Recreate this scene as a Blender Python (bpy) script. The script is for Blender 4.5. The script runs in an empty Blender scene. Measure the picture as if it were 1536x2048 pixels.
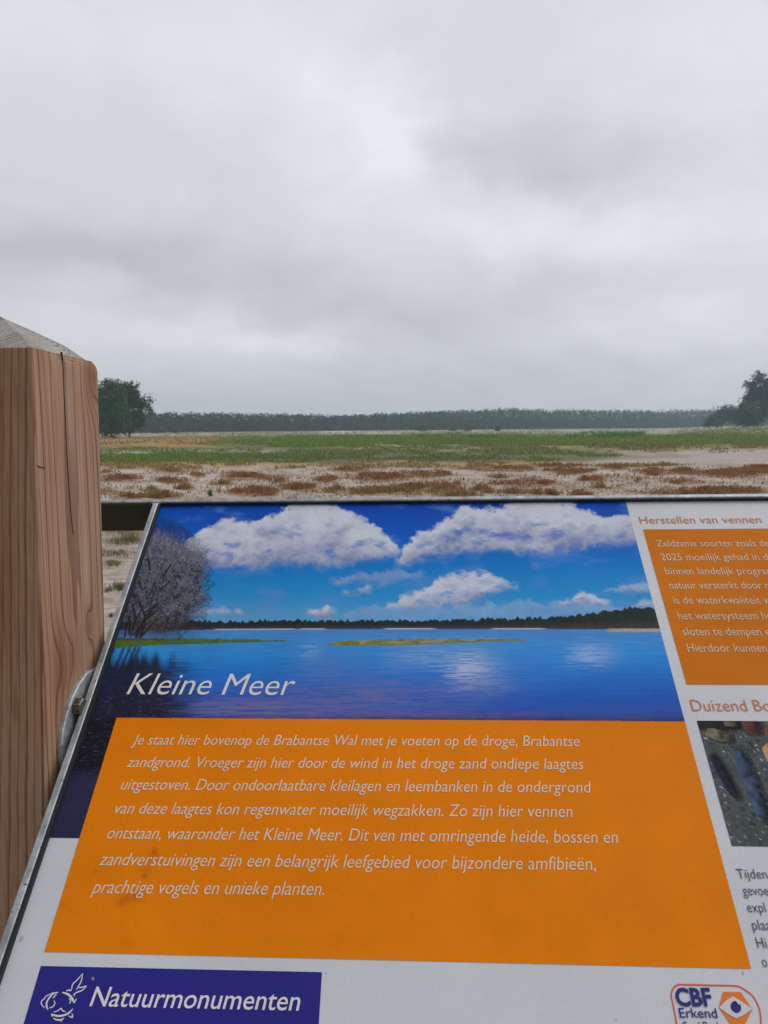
import bpy, bmesh, math, random
import numpy as np
from mathutils import Vector

random.seed(7)
rng = np.random.default_rng(11)
scene = bpy.context.scene
COL = scene.collection

# ------------------------------------------------------------------ camera
EYE = np.array([0.0, 0.0, 1.5])            # eye point, metres above the ground at the board
FPX, CX, CY = 1538.0, 768.0, 1024.0        # focal length and centre of a 1536 x 2048 picture
PITCH = math.atan((1024 - 853) / FPX)
ROLL = 0.004
_f = np.array([0, math.cos(PITCH), -math.sin(PITCH)])
_r0 = np.array([1.0, 0, 0]); _u0 = np.cross(_r0, _f)
CR = _r0 * math.cos(ROLL) - _u0 * math.sin(ROLL)
CU = _u0 * math.cos(ROLL) + _r0 * math.sin(ROLL)
cam_d = bpy.data.cameras.new('camera'); cam = bpy.data.objects.new('camera', cam_d); COL.objects.link(cam)
cam_d.sensor_fit = 'VERTICAL'; cam_d.sensor_height = 36.0; cam_d.lens = 36.0 * FPX / 2048.0
cam_d.clip_start = 0.02; cam_d.clip_end = 6000
from mathutils import Matrix
M3 = Matrix([[CR[i], CU[i], -_f[i]] for i in range(3)])
cam.matrix_world = Matrix.Translation(Vector(EYE)) @ M3.to_4x4()
cam_d.dof.use_dof = True; cam_d.dof.focus_distance = 0.78; cam_d.dof.aperture_fstop = 24
scene.camera = cam

def ray(x, y):
    x = np.asarray(x, float); y = np.asarray(y, float)
    return _f + CR * ((x - CX) / FPX)[..., None] - CU * ((y - CY) / FPX)[..., None]
def project(P):
    d = P - EYE; z = np.maximum(d @ _f, 1e-3)
    return CX + FPX * (d @ CR) / z, CY - FPX * (d @ CU) / z
def horizon(x): return 853.0 - 0.004 * (np.asarray(x, float) - 768)

# ------------------------------------------------------------------ light
SUN_EL, SUN_AZ = math.radians(55), math.radians(82)     # veiled by the clouds, high on the right
def nd(nt, kind, **kw):
    n = nt.nodes.new(kind)
    ins = kw.pop('ins', {})
    for k, v in kw.items(): setattr(n, k, v)
    for k, v in ins.items():
        if hasattr(v, 'is_output'): nt.links.new(v, n.inputs[k])
        else: n.inputs[k].default_value = v
    return n
def mth(nt, op, a, b=None, c=None, clamp=False):
    n = nd(nt, 'ShaderNodeMath', operation=op, use_clamp=clamp)
    for i, v in enumerate((a, b, c)):
        if v is None: continue
        if hasattr(v, 'is_output'): nt.links.new(v, n.inputs[i])
        else: n.inputs[i].default_value = v
    return n.outputs[0]
def vmt(nt, op, a, b=None):
    n = nd(nt, 'ShaderNodeVectorMath', operation=op)
    for i, v in enumerate((a, b)):
        if v is None: continue
        if hasattr(v, 'is_output'): nt.links.new(v, n.inputs[i])
        else: n.inputs[i].default_value = v
    return n
def mixc(nt, fac, a, b, blend='MIX'):
    n = nd(nt, 'ShaderNodeMix', data_type='RGBA', blend_type=blend)
    for sock, v in ((n.inputs[0], fac), (n.inputs[6], a), (n.inputs[7], b)):
        if hasattr(v, 'is_output'): nt.links.new(v, sock)
        elif sock.type == 'RGBA': sock.default_value = (*v[:3], 1)
        else: sock.default_value = v
    return n.outputs[2]
def ramp(nt, fac, stops):
    n = nd(nt, 'ShaderNodeValToRGB', ins={0: fac})
    while len(n.color_ramp.elements) > 1: n.color_ramp.elements.remove(n.color_ramp.elements[-1])
    for i, (p, c) in enumerate(stops):
        e = n.color_ramp.elements[0] if i == 0 else n.color_ramp.elements.new(p)
        e.position = p; e.color = (*c, 1) if len(c) == 3 else c
    return n.outputs[0]
def maprange(nt, v, a, b, c=0.0, d=1.0):
    return nd(nt, 'ShaderNodeMapRange', ins={0: v, 1: a, 2: b, 3: c, 4: d}).outputs[0]

world = bpy.data.worlds.new('World'); scene.world = world; world.use_nodes = True
wt = world.node_tree; wt.nodes.clear()
SKY_BASE = 0.70
SKY_BLOBS = [   # cloud masses: where they stand in the sky (as seen over the board), their spread and how bright
    (60, 40, 330, 130, .10), (730, 235, 105, 90, .13), (790, 285, 60, 50, .07), (1130, 455, 170, 50, .10),
    (1380, 480, 230, 60, .05), (520, 685, 110, 26, .12), (230, 625, 230, 50, .11), (600, 420, 300, 60, .04),
    (1400, 120, 220, 150, .04), (480, 110, 380, 100, .02), (930, 425, 70, 35, .06), (250, 720, 260, 40, .06),
    (1250, 650, 260, 40, .06),
    (120, 500, 260, 40, -.08), (340, 540, 160, 34, -.05), (1050, 335, 150, 75, -.10), (850, 645, 230, 38, -.08), (520, 590, 190, 32, -.05),
    (900, 760, 700, 44, -.04), (840, 110, 90, 70, -.04), (1380, 330, 200, 60, -.06), (1170, 550, 250, 35, -.04),
    (330, 330, 260, 80, -.03), (1480, 560, 160, 40, -.03)]
tc = nd(wt, 'ShaderNodeTexCoord')
gen = tc.outputs['Generated']
sep = nd(wt, 'ShaderNodeSeparateXYZ', ins={0: gen})
az = mth(wt, 'ARCTAN2', sep.outputs[0], sep.outputs[1])
el = mth(wt, 'ARCSINE', sep.outputs[2])
azel = nd(wt, 'ShaderNodeCombineXYZ', ins={0: az, 1: el}).outputs[0]
wn = nd(wt, 'ShaderNodeTexNoise', ins={'Vector': vmt(wt, 'MULTIPLY', azel, (1, 1.9, 1)).outputs[0], 'Scale': 9.0, 'Detail': 4.0, 'Roughness': 0.5})
warp = vmt(wt, 'MULTIPLY', vmt(wt, 'SUBTRACT', wn.outputs['Color'], (.5, .5, .5)).outputs[0], (.16, .075, 0)).outputs[0]
azw = vmt(wt, 'ADD', azel, warp).outputs[0]
acc = None
for (bx, by, sx, sy, amp) in SKY_BLOBS:
    d = ray(bx, by); d = d / np.linalg.norm(d)
    c = (math.atan2(d[0], d[1]), math.asin(d[2]), 0)
    q = vmt(wt, 'MULTIPLY', vmt(wt, 'SUBTRACT', azw, c).outputs[0], (FPX / sx, FPX / sy, 0)).outputs[0]
    dd = vmt(wt, 'DOT_PRODUCT', q, q).outputs['Value']
    g = mth(wt, 'MULTIPLY', mth(wt, 'POWER', math.e, mth(wt, 'MULTIPLY', dd, -0.5)), amp * 1.12)
    acc = g if acc is None else mth(wt, 'ADD', acc, g)
zz = mth(wt, 'ADD', mth(wt, 'MAXIMUM', sep.outputs[2], 0.0), 0.36)
plane = nd(wt, 'ShaderNodeCombineXYZ', ins={0: mth(wt, 'DIVIDE', sep.outputs[0], zz), 1: mth(wt, 'DIVIDE', sep.outputs[1], zz)}).outputs[0]
cn = nd(wt, 'ShaderNodeTexNoise', ins={'Vector': plane, 'Scale': 1.7, 'Detail': 7.0, 'Roughness': 0.52, 'Distortion': 0.4})
cn2 = nd(wt, 'ShaderNodeTexNoise', ins={'Vector': plane, 'Scale': 4.4, 'Detail': 8.0, 'Roughness': 0.6, 'Distortion': .5})
n1 = mth(wt, 'MULTIPLY', mth(wt, 'SUBTRACT', cn.outputs[0], .5), .16)
n2 = mth(wt, 'MULTIPLY', mth(wt, 'SUBTRACT', cn2.outputs[0], .5), .17)
lum = mth(wt, 'ADD', mth(wt, 'ADD', mth(wt, 'ADD', acc, SKY_BASE), n1), n2)
lum = mth(wt, 'MULTIPLY', lum, maprange(wt, sep.outputs[2], 0.0, .30, .93, 1.05))     # thinner cloud overhead than along the horizon
lum = mth(wt, 'MULTIPLY', lum, maprange(wt, sep.outputs[1], -.75, .50, .44, 1.0))      # sky dimmed behind the viewer, added to shade the post's front
lum = mth(wt, 'MULTIPLY', lum, maprange(wt, sep.outputs[0], -.9, .9, .82, 1.12))
tint = mixc(wt, maprange(wt, lum, .42, .78), (.955, .98, 1.06), (.972, .995, 1.045))
cloud = vmt(wt, 'SCALE', tint); wt.links.new(mth(wt, 'MULTIPLY', lum, 10.0), cloud.inputs[3])
sky = nd(wt, 'ShaderNodeTexSky', sky_type='NISHITA', sun_disc=False, sun_elevation=SUN_EL, sun_rotation=SUN_AZ, air_density=1.0, dust_density=2.0)
skyc = mixc(wt, 0.96, sky.outputs[0], cloud.outputs[0])
bg = nd(wt, 'ShaderNodeBackground', ins={0: skyc, 1: 0.1})
wt.links.new(bg.outputs[0], nd(wt, 'ShaderNodeOutputWorld').inputs[0])

sun_d = bpy.data.lights.new('sun', 'SUN'); sun = bpy.data.objects.new('sun', sun_d); COL.objects.link(sun)
sun_d.energy = 1.35; sun_d.angle = math.radians(40); sun_d.color = (1.0, 0.97, 0.93)
sd = Vector((math.sin(SUN_AZ) * math.cos(SUN_EL), math.cos(SUN_AZ) * math.cos(SUN_EL), math.sin(SUN_EL)))
sun.rotation_euler = sd.to_track_quat('Z', 'Y').to_euler(); sun.location = (20, 40, 60)

vs = scene.view_settings
scene.display_settings.display_device = 'sRGB'
vs.view_transform = 'Standard'; vs.look = 'None'; vs.exposure = 0.0; vs.gamma = 1.0; vs.use_curve_mapping = False
scene.cycles.volume_bounces = 1; scene.cycles.max_bounces = 6; scene.cycles.transparent_max_bounces = 8

# ------------------------------------------------------------------ helpers
def lin(c):
    c = np.asarray(c, float) / 255.0
    return np.where(c <= .04045, c / 12.92, ((c + .055) / 1.055) ** 2.4)
INK = 1.22
def ink(r, g, b): return np.clip(lin((r, g, b)) * INK, 0, .86)     # printed colour -> reflectance of the ink
def hash2(ix, iy, seed):
    h = (ix.astype(np.int64) * 374761393 + iy.astype(np.int64) * 668265263 + seed * 974634777) & 0x7fffffff
    h = ((h ^ (h >> 13)) * 1274126177) & 0x7fffffff
    return ((h ^ (h >> 16)) & 0xffff) / 65535.0
def vnoise(x, y, seed=0):
    x0 = np.floor(x); y0 = np.floor(y); fx = x - x0; fy = y - y0
    fx = fx * fx * (3 - 2 * fx); fy = fy * fy * (3 - 2 * fy)
    a = hash2(x0, y0, seed); b = hash2(x0 + 1, y0, seed); c = hash2(x0, y0 + 1, seed); d = hash2(x0 + 1, y0 + 1, seed)
    return (a * (1 - fx) + b * fx) * (1 - fy) + (c * (1 - fx) + d * fx) * fy
def fbm(x, y, seed=0, octv=5, gain=.5):
    s = 0; a = 1; t = 0
    for i in range(octv):
        s = s + a * vnoise(x * 2 ** i + 17.3 * i, y * 2 ** i + 9.1 * i, seed + i); t += a; a *= gain
    return s / t
def rfbm(x, y, seed=0, octv=5, gain=.55):
    """fbm with turned octaves, so no grid shows"""
    s = 0; a = 1; t = 0
    for i in range(octv):
        th = .6 + 1.1 * i; u = x * math.cos(th) - y * math.sin(th); v = x * math.sin(th) + y * math.cos(th)
        s = s + a * vnoise(u * 2.03 ** i + 17.3 * i, v * 2.03 ** i + 9.1 * i, seed + i); t += a; a *= gain
    return s / t
def billow(x, y, seed, octv=4):
    s = 0; a = 1; t = 0
    for i in range(octv):
        th = .9 + 1.3 * i; u = x * math.cos(th) - y * math.sin(th); v = x * math.sin(th) + y * math.cos(th)
        s = s + a * (1 - np.abs(2 * (.6 * vnoise(u * 2.1 ** i + 7.7 * i, v * 2.1 ** i, seed + i) + .4 * vnoise(v * 2.1 ** i * 1.3 + 3, -u * 2.1 ** i * 1.3, seed + 40 + i)) - 1)); t += a; a *= .55
    return s / t
def sstep(a, b, x):
    t = np.clip((np.asarray(x, float) - a) / (b - a), 0, 1); return t * t * (3 - 2 * t)
def band(x, a, b, s): return sstep(a - s, a + s, x) * (1 - sstep(b - s, b + s, x))
def mix(c, col, m): return c * (1 - m[..., None]) + np.asarray(col) * m[..., None]

def tag(o, label=None, cat=None, group=None, kind=None):
    if label: o['label'] = label
    if cat: o['category'] = cat
    if group: o['group'] = group
    if kind: o['kind'] = kind
    return o
def thing(name, loc, label, cat, group=None):
    o = bpy.data.objects.new(name, None); o.location = loc; o.empty_display_size = .2; COL.objects.link(o)
    return tag(o, label, cat, group)
def origin(o):
    v = Vector((0, 0, 0))
    while o: v += o.location; o = o.parent
    return v
def mesh_obj(name, verts, faces, mat, parent=None, cols=None, loc=None, smooth=False, mats=None, midx=None):
    """link ONE mesh object; verts in world metres (or local ones when loc is given)"""
    me = bpy.data.meshes.new(name)
    verts = np.asarray(verts, float)
    off = np.array(origin(parent)) if parent and loc is None else np.zeros(3)
    V = (verts - off).astype(np.float32)
    if isinstance(faces, np.ndarray):
        n, k = faces.shape
        me.vertices.add(len(V)); me.vertices.foreach_set('co', V.ravel())
        me.loops.add(n * k); me.loops.foreach_set('vertex_index', faces.astype(np.int32).ravel())
        me.polygons.add(n); me.polygons.foreach_set('loop_start', np.arange(0, n * k, k, dtype=np.int32))
        me.update(calc_edges=True)
    else:
        me.from_pydata([tuple(v) for v in V], [], faces)
    me.validate()
    if cols is not None:
        a = me.color_attributes.new('Col', 'FLOAT_COLOR', 'POINT')
        c4 = np.ones((len(V), 4), np.float32); c4[:, :3] = cols
        a.data.foreach_set('color', c4.ravel())
    for m in (mats or [mat]): me.materials.append(m)
    if midx is not None: me.polygons.foreach_set('material_index', np.asarray(midx, np.int32))
    if smooth: me.polygons.foreach_set('use_smooth', np.ones(len(me.polygons), bool))
    o = bpy.data.objects.new(name, me); COL.objects.link(o)
    if parent: o.parent = parent
    if loc is not None: o.location = loc
    return o

def new_mat(name):
    m = bpy.data.materials.new(name); m.use_nodes = True
    nt = m.node_tree; b = nt.nodes['Principled BSDF']
    return m, nt, b
def attr(nt): return nd(nt, 'ShaderNodeAttribute', attribute_name='Col').outputs['Color']
def objco(nt): return nd(nt, 'ShaderNodeTexCoord').outputs['Object']

def mat_foliage(name, rough=.7, transl=.25):
    m, nt, b = new_mat(name)
    b.inputs['Roughness'].default_value = rough; b.inputs['Specular IOR Level'].default_value = .2
    c = attr(nt)
    n = nd(nt, 'ShaderNodeTexNoise', ins={'Vector': objco(nt), 'Scale': 1.3, 'Detail': 3.0})
    cc = mixc(nt, 1.0, c, ramp(nt, n.outputs[0], [(.3, (.75, .75, .75)), (.7, (1.2, 1.2, 1.1))]), 'MULTIPLY')
    nt.links.new(cc, b.inputs['Base Color'])
    t = nd(nt, 'ShaderNodeBsdfTranslucent', ins={0: cc})
    mx = nd(nt, 'ShaderNodeMixShader', ins={0: transl, 1: b.outputs[0], 2: t.outputs[0]})
    nt.links.new(mx.outputs[0], nt.nodes['Material Output'].inputs[0])
    return m
MAT_LEAF = mat_foliage('leaf')
MAT_GRASS = mat_foliage('grass_blade', .8, .3)
def mat_bark():
    m, nt, b = new_mat('bark')
    n = nd(nt, 'ShaderNodeTexNoise', ins={'Vector': vmt(nt, 'MULTIPLY', objco(nt), (3, 3, .6)).outputs[0], 'Scale': 3.0, 'Detail': 5.0})
    nt.links.new(ramp(nt, n.outputs[0], [(.3, (.03, .024, .02)), (.7, (.11, .085, .065))]), b.inputs['Base Color'])
    b.inputs['Roughness'].default_value = .9
    return m
MAT_BARK = mat_bark()

# ------------------------------------------------------------------ terrain
BED = -1.0                                            # the dry lake bed lies a metre below the board's ground
def terrain(x, y):
    r = np.hypot(x, y)
    z = BED * sstep(3.5, 15, r)
    t = x / np.maximum(y, 1)
    bank = sstep(.36, .46, t) * sstep(120, 260, r) * (y > 0)
    return z + bank * 1.5
def ground_at(px, py, z=BED):
    d = ray(px, py); k = (z - EYE[2]) / np.minimum(d[..., 2], -1e-4); return EYE + d * k[..., None]

RED = [  # sorrel patches: place (as seen over the board), half width, half depth, redness
    (233, 957, 36, 4, .8), (489, 953, 46, 4, .9), (346, 963, 30, 3, .8), (396, 951, 12, 3, .7), (505, 984, 42, 5, 1), (600, 976, 34, 4, .8),
    (376, 976, 17, 3, .4), (303, 981, 17, 3, .1), (330, 993, 32, 4, 1), (655, 960, 22, 3, .8), (668, 978, 20, 3, .6), (340, 942, 30, 2, .5),
    (756, 954, 62, 5, 1), (859, 949, 32, 4, .9), (886, 974, 28, 5, 1), (783, 983, 105, 5, .12), (830, 976, 60, 4, .4), (1058, 967, 52, 4, .8),
    (1005, 938, 55, 3, .7), (962, 979, 27, 3, .5), (1131, 944, 28, 3, .8), (1145, 943, 42, 3, .7), (1310, 945, 28, 4, 1),
    (1372, 944, 30, 4, .7), (1233, 936, 20, 3, .7), (1482, 946, 66, 6, .9), (1367, 964, 30, 3, .8), (1440, 984, 112, 4, .6), (1196, 961, 18, 3, .6),
    (1167, 960, 12, 2, .6), (1276, 961, 7, 2, .1), (1165, 989, 18, 3, .6), (1040, 985, 40, 3, .3), (1250, 932, 60, 2, .4), (1530, 936, 40, 3, 1),
    (1090, 989, 26, 3, .6), (220, 985, 25, 3, .4), (440, 968, 22, 2, .2), (560, 962, 16, 2, .3), (700, 941, 40, 2, .5), (1320, 930, 40, 2, .3),
    (1100, 932, 70, 2, .5), (250, 996, 26, 3, .7), (1400, 993, 60, 3, .6), (920, 990, 40, 2, .3), (1000, 955, 16, 2, .3), (1200, 975, 24, 2, .3)]
_pr = random.Random(3)
RED += [(_pr.uniform(-150, 1650), _pr.uniform(1004, 1046), _pr.uniform(14, 70), _pr.uniform(2.5, 6), _pr.uniform(.2, 1)) for _ in range(34)]    # more of it nearer, behind the board
RED += [(_pr.uniform(-150, 170), _pr.uniform(935, 990), _pr.uniform(14, 50), _pr.uniform(3, 5), _pr.uniform(.2, 1)) for _ in range(8)]
SAND = np.array((.47, .405, .365))
def ground_color(P):
    px, py = project(P)
    front = (P[:, 1] > .5)
    e = py - horizon(px)
    far = sstep(3, 6, np.hypot(P[:, 0], P[:, 1]))
    n1 = fbm(px / 90, e / 7, 3); n2 = fbm(px / 38, e / 3.2, 5); n3 = fbm(P[:, 0] * .7, P[:, 1] * .7, 9)
    ew = e + (n1 - .5) * 14 * sstep(8, 40, e) + (n2 - .5) * 4
    xw = px + (n1 - .5) * 260
    c = np.tile(SAND, (len(P), 1)) * (.80 + .4 * n3)[:, None]
    c = mix(c, (.38, .35, .25), band(ew, -60, 17, 2) * .85)
    c = mix(c, (.6, .57, .52), band(ew, 9, 12.5, 1) * band(xw, 640, 840, 20) * .8)
    c = mix(c, (.13, .14, .052), band(ew, 17, 74, 3) * (1 - sstep(1150, 1420, xw) * sstep(40, 52, ew)) * .9)
    c = mix(c, (.42, .26, .10), band(ew, 18, 37, 2) * (1 - sstep(380, 560, xw)) * .8)
    c = mix(c, (.47, .42, .36), band(ew, 24, 29, 1.5) * (1 - sstep(300, 420, xw)) * .7)
    c = mix(c, (.10, .165, .030), band(ew, 16, 39, 3) * band(xw, 480, 1440, 110) * .92)
    c = mix(c, (.065, .15, .04), band(ew, 17, 26, 2.5) * band(xw, 720, 1150, 60) * .6)
    c = mix(c, (.42, .38, .25), band(ew, 36, 46, 3) * band(xw, 640, 1180, 70) * sstep(.42, .6, n2) * .8)
    c = mix(c, (.45, .40, .36), band(ew, 41, 50, 2) * (1 - sstep(440, 600, xw)) * .75)
    c = mix(c, (.10, .19, .035), band(ew, 53, 70, 4) * (1 - sstep(520, 680, xw)) * .8)
    c = mix(c, (.10, .10, .08), band(ew, 56, 70, 4) * band(xw, 480, 1020, 60) * sstep(.35, .55, n2) * .85)
    c = mix(c, (.27, .25, .09), band(ew, 28, 50, 4) * sstep(1020, 1200, xw) * .75)
    c = mix(c, (.38, .26, .11), band(ew, 71, 83, 3) * (1 - sstep(1060, 1300, xw)) * .8)
    low = sstep(76, 84, ew)
    c = mix(c, (.30, .21, .13), low * sstep(.50, .66, n2) * .45)
    c = mix(c, (.30, .16, .10), low * sstep(.52, .66, fbm(px / 70, e / 4, 23)) * .3)
    c = mix(c, (.60, .53, .49), low * sstep(.55, .72, fbm(px / 120, e / 6, 21)) * .6)
    for (bx, by, rx, ry, rd) in RED:
        q = ((px - bx) / (rx * 1.2)) ** 2 + ((py - by) / (ry * 1.9)) ** 2 + (n2 - .5) * 1.6
        col = np.array((.30, .23, .09)) * (1 - rd) + np.array((.30, .12, .07)) * rd
        c = mix(c, col, (1 - sstep(.5, 1.3, q)) * .75)
    near = np.tile(np.array((.42, .365, .30)), (len(P), 1)) * (.8 + .4 * n3)[:, None]
    w = np.where(front, far, 0) * sstep(-400, 0, 1600 - np.abs(px - 768) - 600)
    return near * (1 - w)[:, None] + c * w[:, None]

def build_ground():
    rr = np.concatenate([[0.25], np.geomspace(.6, 12, 60), np.geomspace(12.3, 30, 130), np.geomspace(30.2, 420, 330), np.geomspace(425, 1150, 40)])
    th = np.concatenate([np.linspace(-38, 38, 470), np.linspace(39.5, 320.5, 120)]) * math.pi / 180
    R, T = np.meshgrid(rr, th, indexing='ij')
    x = R * np.sin(T); y = R * np.cos(T); z = terrain(x, y)
    rough = (fbm(x * .9, y * .9, 31) - .5) * .09 * sstep(.5, 4, R) * (1 - sstep(60, 200, R))
    P = np.stack([x, y, z + rough], -1).reshape(-1, 3)
    nr, ntn = R.shape
    i, j = np.meshgrid(np.arange(nr - 1), np.arange(ntn), indexing='ij')
    j2 = (j + 1) % ntn
    F = np.stack([i * ntn + j, i * ntn + j2, (i + 1) * ntn + j2, (i + 1) * ntn + j], -1).reshape(-1, 4)[:, ::-1]
    P = np.vstack([P, [[0, 0, 0]]])
    m, nt, b = new_mat('ground'); b.inputs['Roughness'].default_value = .95; b.inputs['Specular IOR Level'].default_value = .1
    co = objco(nt)
    a = nd(nt, 'ShaderNodeTexNoise', ins={'Vector': co, 'Scale': 3.0, 'Detail': 6.0, 'Roughness': .65})
    s = nd(nt, 'ShaderNodeTexNoise', ins={'Vector': co, 'Scale': 26.0, 'Detail': 4.0, 'Roughness': .7})
    v = mixc(nt, 1.0, attr(nt), ramp(nt, a.outputs[0], [(.28, (.62, .60, .58)), (.5, (1, 1, 1)), (.72, (1.22, 1.2, 1.17))]), 'MULTIPLY')
    v = mixc(nt, .8, v, ramp(nt, s.outputs[0], [(.3, (.6, .57, .54)), (.52, (1, 1, 1)), (.75, (1.12, 1.12, 1.12))]), 'MULTIPLY')
    nt.links.new(v, b.inputs['Base Color'])
    bp = nd(nt, 'ShaderNodeBump', ins={'Strength': .6, 'Distance': .03, 'Height': s.outputs[0]})
    nt.links.new(bp.outputs[0], b.inputs['Normal'])
    # the single centre fan closes the sheet
    o = mesh_obj('ground', P, F, m, cols=np.vstack([ground_color(P[:-1]), [[.3, .265, .215]]]), smooth=True)
    tag(o, kind='structure')
    return o
build_ground()

# ------------------------------------------------------------------ low vegetation: stuff
def blades(base, h, w, lean, col, bend=.35):
    """one bent, tapering blade (quad + tip triangle as two quads) at each base point"""
    n = len(base)
    a = rng.uniform(0, 2 * math.pi, n); d = np.stack([np.cos(a), np.sin(a), np.zeros(n)], 1)
    a2 = rng.uniform(0, 2 * math.pi, n); l = np.stack([np.cos(a2), np.sin(a2), np.zeros(n)], 1) * (lean * h)[:, None]
    up = np.array([0, 0, 1.0])
    b0 = base - d * (w / 2)[:, None]; b1 = base + d * (w / 2)[:, None]
    mid = base + l * .35 + up * (h * .6)[:, None]
    m0 = mid - d * (w * .4)[:, None]; m1 = mid + d * (w * .4)[:, None]
    tip = base + l + up * (h)[:, None] - up * (h * bend * lean)[:, None]
    t0 = tip - d * (w * .1)[:, None]; t1 = tip + d * (w * .1)[:, None]
    V = np.stack([b0, b1, m1, m0, t1, t0], 1).reshape(-1, 3)
    k = np.arange(n)[:, None] * 6
    F = np.concatenate([k + np.array([[0, 1, 2, 3]]), k + np.array([[3, 2, 4, 5]])], 0)
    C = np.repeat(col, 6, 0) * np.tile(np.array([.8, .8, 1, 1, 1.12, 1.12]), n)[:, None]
    return V, F, C
class Heap:
    def __init__(s): s.V = []; s.F = []; s.C = []; s.n = 0
    def add(s, V, F, C): s.V.append(V); s.F.append(F + s.n); s.C.append(C); s.n += len(V)
    def build(s, name, mat, parent=None, loc=None):
        return mesh_obj(name, np.vstack(s.V), np.vstack(s.F), mat, parent, np.vstack(s.C), loc)
def settle(P):
    P = P.copy(); P[:, 2] = terrain(P[:, 0], P[:, 1]) - .02; return P
def jit(col, n, s=.25):
    return np.clip(np.asarray(col) * rng.uniform(1 - s, 1 + s, (n, 1)) * rng.uniform(.93, 1.07, (n, 3)), .005, .8)

red_h, dry_h, green_h = Heap(), Heap(), Heap()
for (bx, by, rx, ry, rd) in RED:
    rx, ry = rx * 1.12, ry * 1.35
    n = int(rx * ry * 5.5) + 40
    sub = rng.normal(0, .55, (max(3, int(rx / 5)), 2)); pick = rng.integers(0, len(sub), n)
    g = sub[pick] * [1.0, .9] + rng.normal(0, 1, (n, 2)) * [.30, .26] * rng.uniform(.35, 1.5, (len(sub), 1))[pick]
    P = settle(ground_at(bx + g[:, 0] * rx, by + g[:, 1] * ry))
    keep = fbm(P[:, 0] * 1.4, P[:, 1] * .7, 77) > .38
    P = P[keep]; n = len(P)
    if n == 0: continue
    red = rng.random(n) < .78 * rd * (.35 + .9 * fbm(P[:, 0] * .8, P[:, 1] * .5, 5))
    dist = P[:, 1]
    h = rng.uniform(.06, .30, n) * (1 - .35 * np.minimum(1, np.hypot(g[keep][:, 0], g[keep][:, 1])))
    w = rng.uniform(.012, .03, n) * dist / 32
    for hp, msk, cols in ((red_h, red, ((.38, .15, .085), (.44, .20, .11), (.34, .19, .09))), (dry_h, ~red, ((.38, .26, .1), (.30, .24, .09), (.44, .32, .15), (.22, .21, .08)))):
        k = int(msk.sum())
        if not k: continue
        cc = np.array(cols)[rng.integers(0, len(cols), k)]
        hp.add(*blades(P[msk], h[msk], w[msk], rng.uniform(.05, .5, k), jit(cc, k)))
        if hp is red_h:                                  # seed heads on the sorrel stems
            top = P[msk] + np.array([0, 0, 1]) * (h[msk] * .72)[:, None]
            hp.add(*blades(top, h[msk] * .35, w[msk] * 2.0, rng.uniform(.1, .6, k), jit(cc * 1.05, k)))
def scatter(heap, n, x0, x1, e0, e1, h0, h1, wpx, cols, seed, thr=.45, sx=60, sy=5, lean=(.05, .5)):
    px = rng.uniform(x0, x1, n); e = rng.uniform(e0, e1, n)
    fx = np.minimum(1, np.minimum(px - x0 + (0 if x0 > 195 else 999), x1 - px + (0 if x1 < 1500 else 999)) / 170)
    fe = np.minimum(1, np.minimum(e - e0, e1 - e) / (.22 * (e1 - e0)))
    wav = fbm(px / 140, e / 9, seed + 7)
    keep = (fbm(px / sx, e / sy, seed) - .50 * (1 - np.clip(fx, 0, 1)) - .16 * (1 - np.clip(fe, 0, 1)) * wav * 2) > thr
    px, e = px[keep], e[keep]
    P = settle(ground_at(px, horizon(px) + e)); n = len(P)
    h = rng.uniform(h0, h1, n); w = wpx * P[:, 1] / FPX * rng.uniform(.5, 1.3, n)
    cc = np.array(cols)[rng.integers(0, len(cols), n)]
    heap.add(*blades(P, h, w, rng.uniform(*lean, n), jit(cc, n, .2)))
DRY = ((.40, .28, .12), (.34, .22, .09), (.46, .36, .2), (.26, .19, .08))
GRN = ((.21, .33, .05), (.25, .36, .06), (.16, .28, .045), (.31, .33, .09))
OLV = ((.23, .26, .08), (.19, .23, .07), (.28, .26, .10), (.16, .19, .08))
scatter(green_h, 46000, 430, 1560, 17, 40, .18, .45, 1.6, GRN + ((.27, .25, .09),), 41, .27)
scatter(green_h, 6000, 330, 660, 17, 36, .15, .4, 1.6, GRN + ((.34, .26, .09),), 57, .30)
scatter(green_h, 4500, 1090, 1420, 15, 26, .5, 1.3, 1.4, ((.08, .25, .06), (.10, .27, .07)), 43, .40, lean=(.02, .2))
scatter(green_h, 3000, 720, 1150, 15, 24, .4, .9, 1.6, ((.08, .21, .05), (.10, .23, .06)), 44, .45)
scatter(green_h, 36600, -120, 1300, 40, 72, .10, .26, 1.7, OLV + GRN, 45, .38)
scatter(green_h, 7320, -120, 620, 54, 72, .1, .28, 1.7, GRN, 46, .45)
scatter(green_h, 9000, 1000, 1560, 28, 50, .12, .3, 1.7, OLV + ((.22, .2, .07),), 47, .5)
scatter(dry_h, 8540, -120, 560, 16, 38, .15, .4, 1.6, ((.46, .29, .1), (.42, .3, .13), (.34, .2, .07)), 48, .45)
scatter(dry_h, 9760, -120, 1560, 8, 17, .3, .7, 1.5, ((.40, .37, .22), (.33, .34, .19), (.44, .38, .26)), 49, .45)
scatter(dry_h, 10980, -120, 1200, 71, 84, .08, .26, 1.8, DRY, 50, .48)
scatter(dry_h, 5000, 1000, 1560, 34, 56, .1, .3, 1.7, DRY, 51, .52)
scatter(dry_h, 10980, -120, 1560, 80, 150, .05, .16, 1.9, DRY + ((.30, .19, .12), (.24, .2, .13), (.36, .2, .13)), 52, .56, 34, 4)
scatter(red_h, 10980, -120, 1560, 76, 150, .05, .20, 1.9, ((.36, .14, .08), (.40, .18, .09), (.32, .17, .08)), 54, .60, 70, 4)
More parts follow.
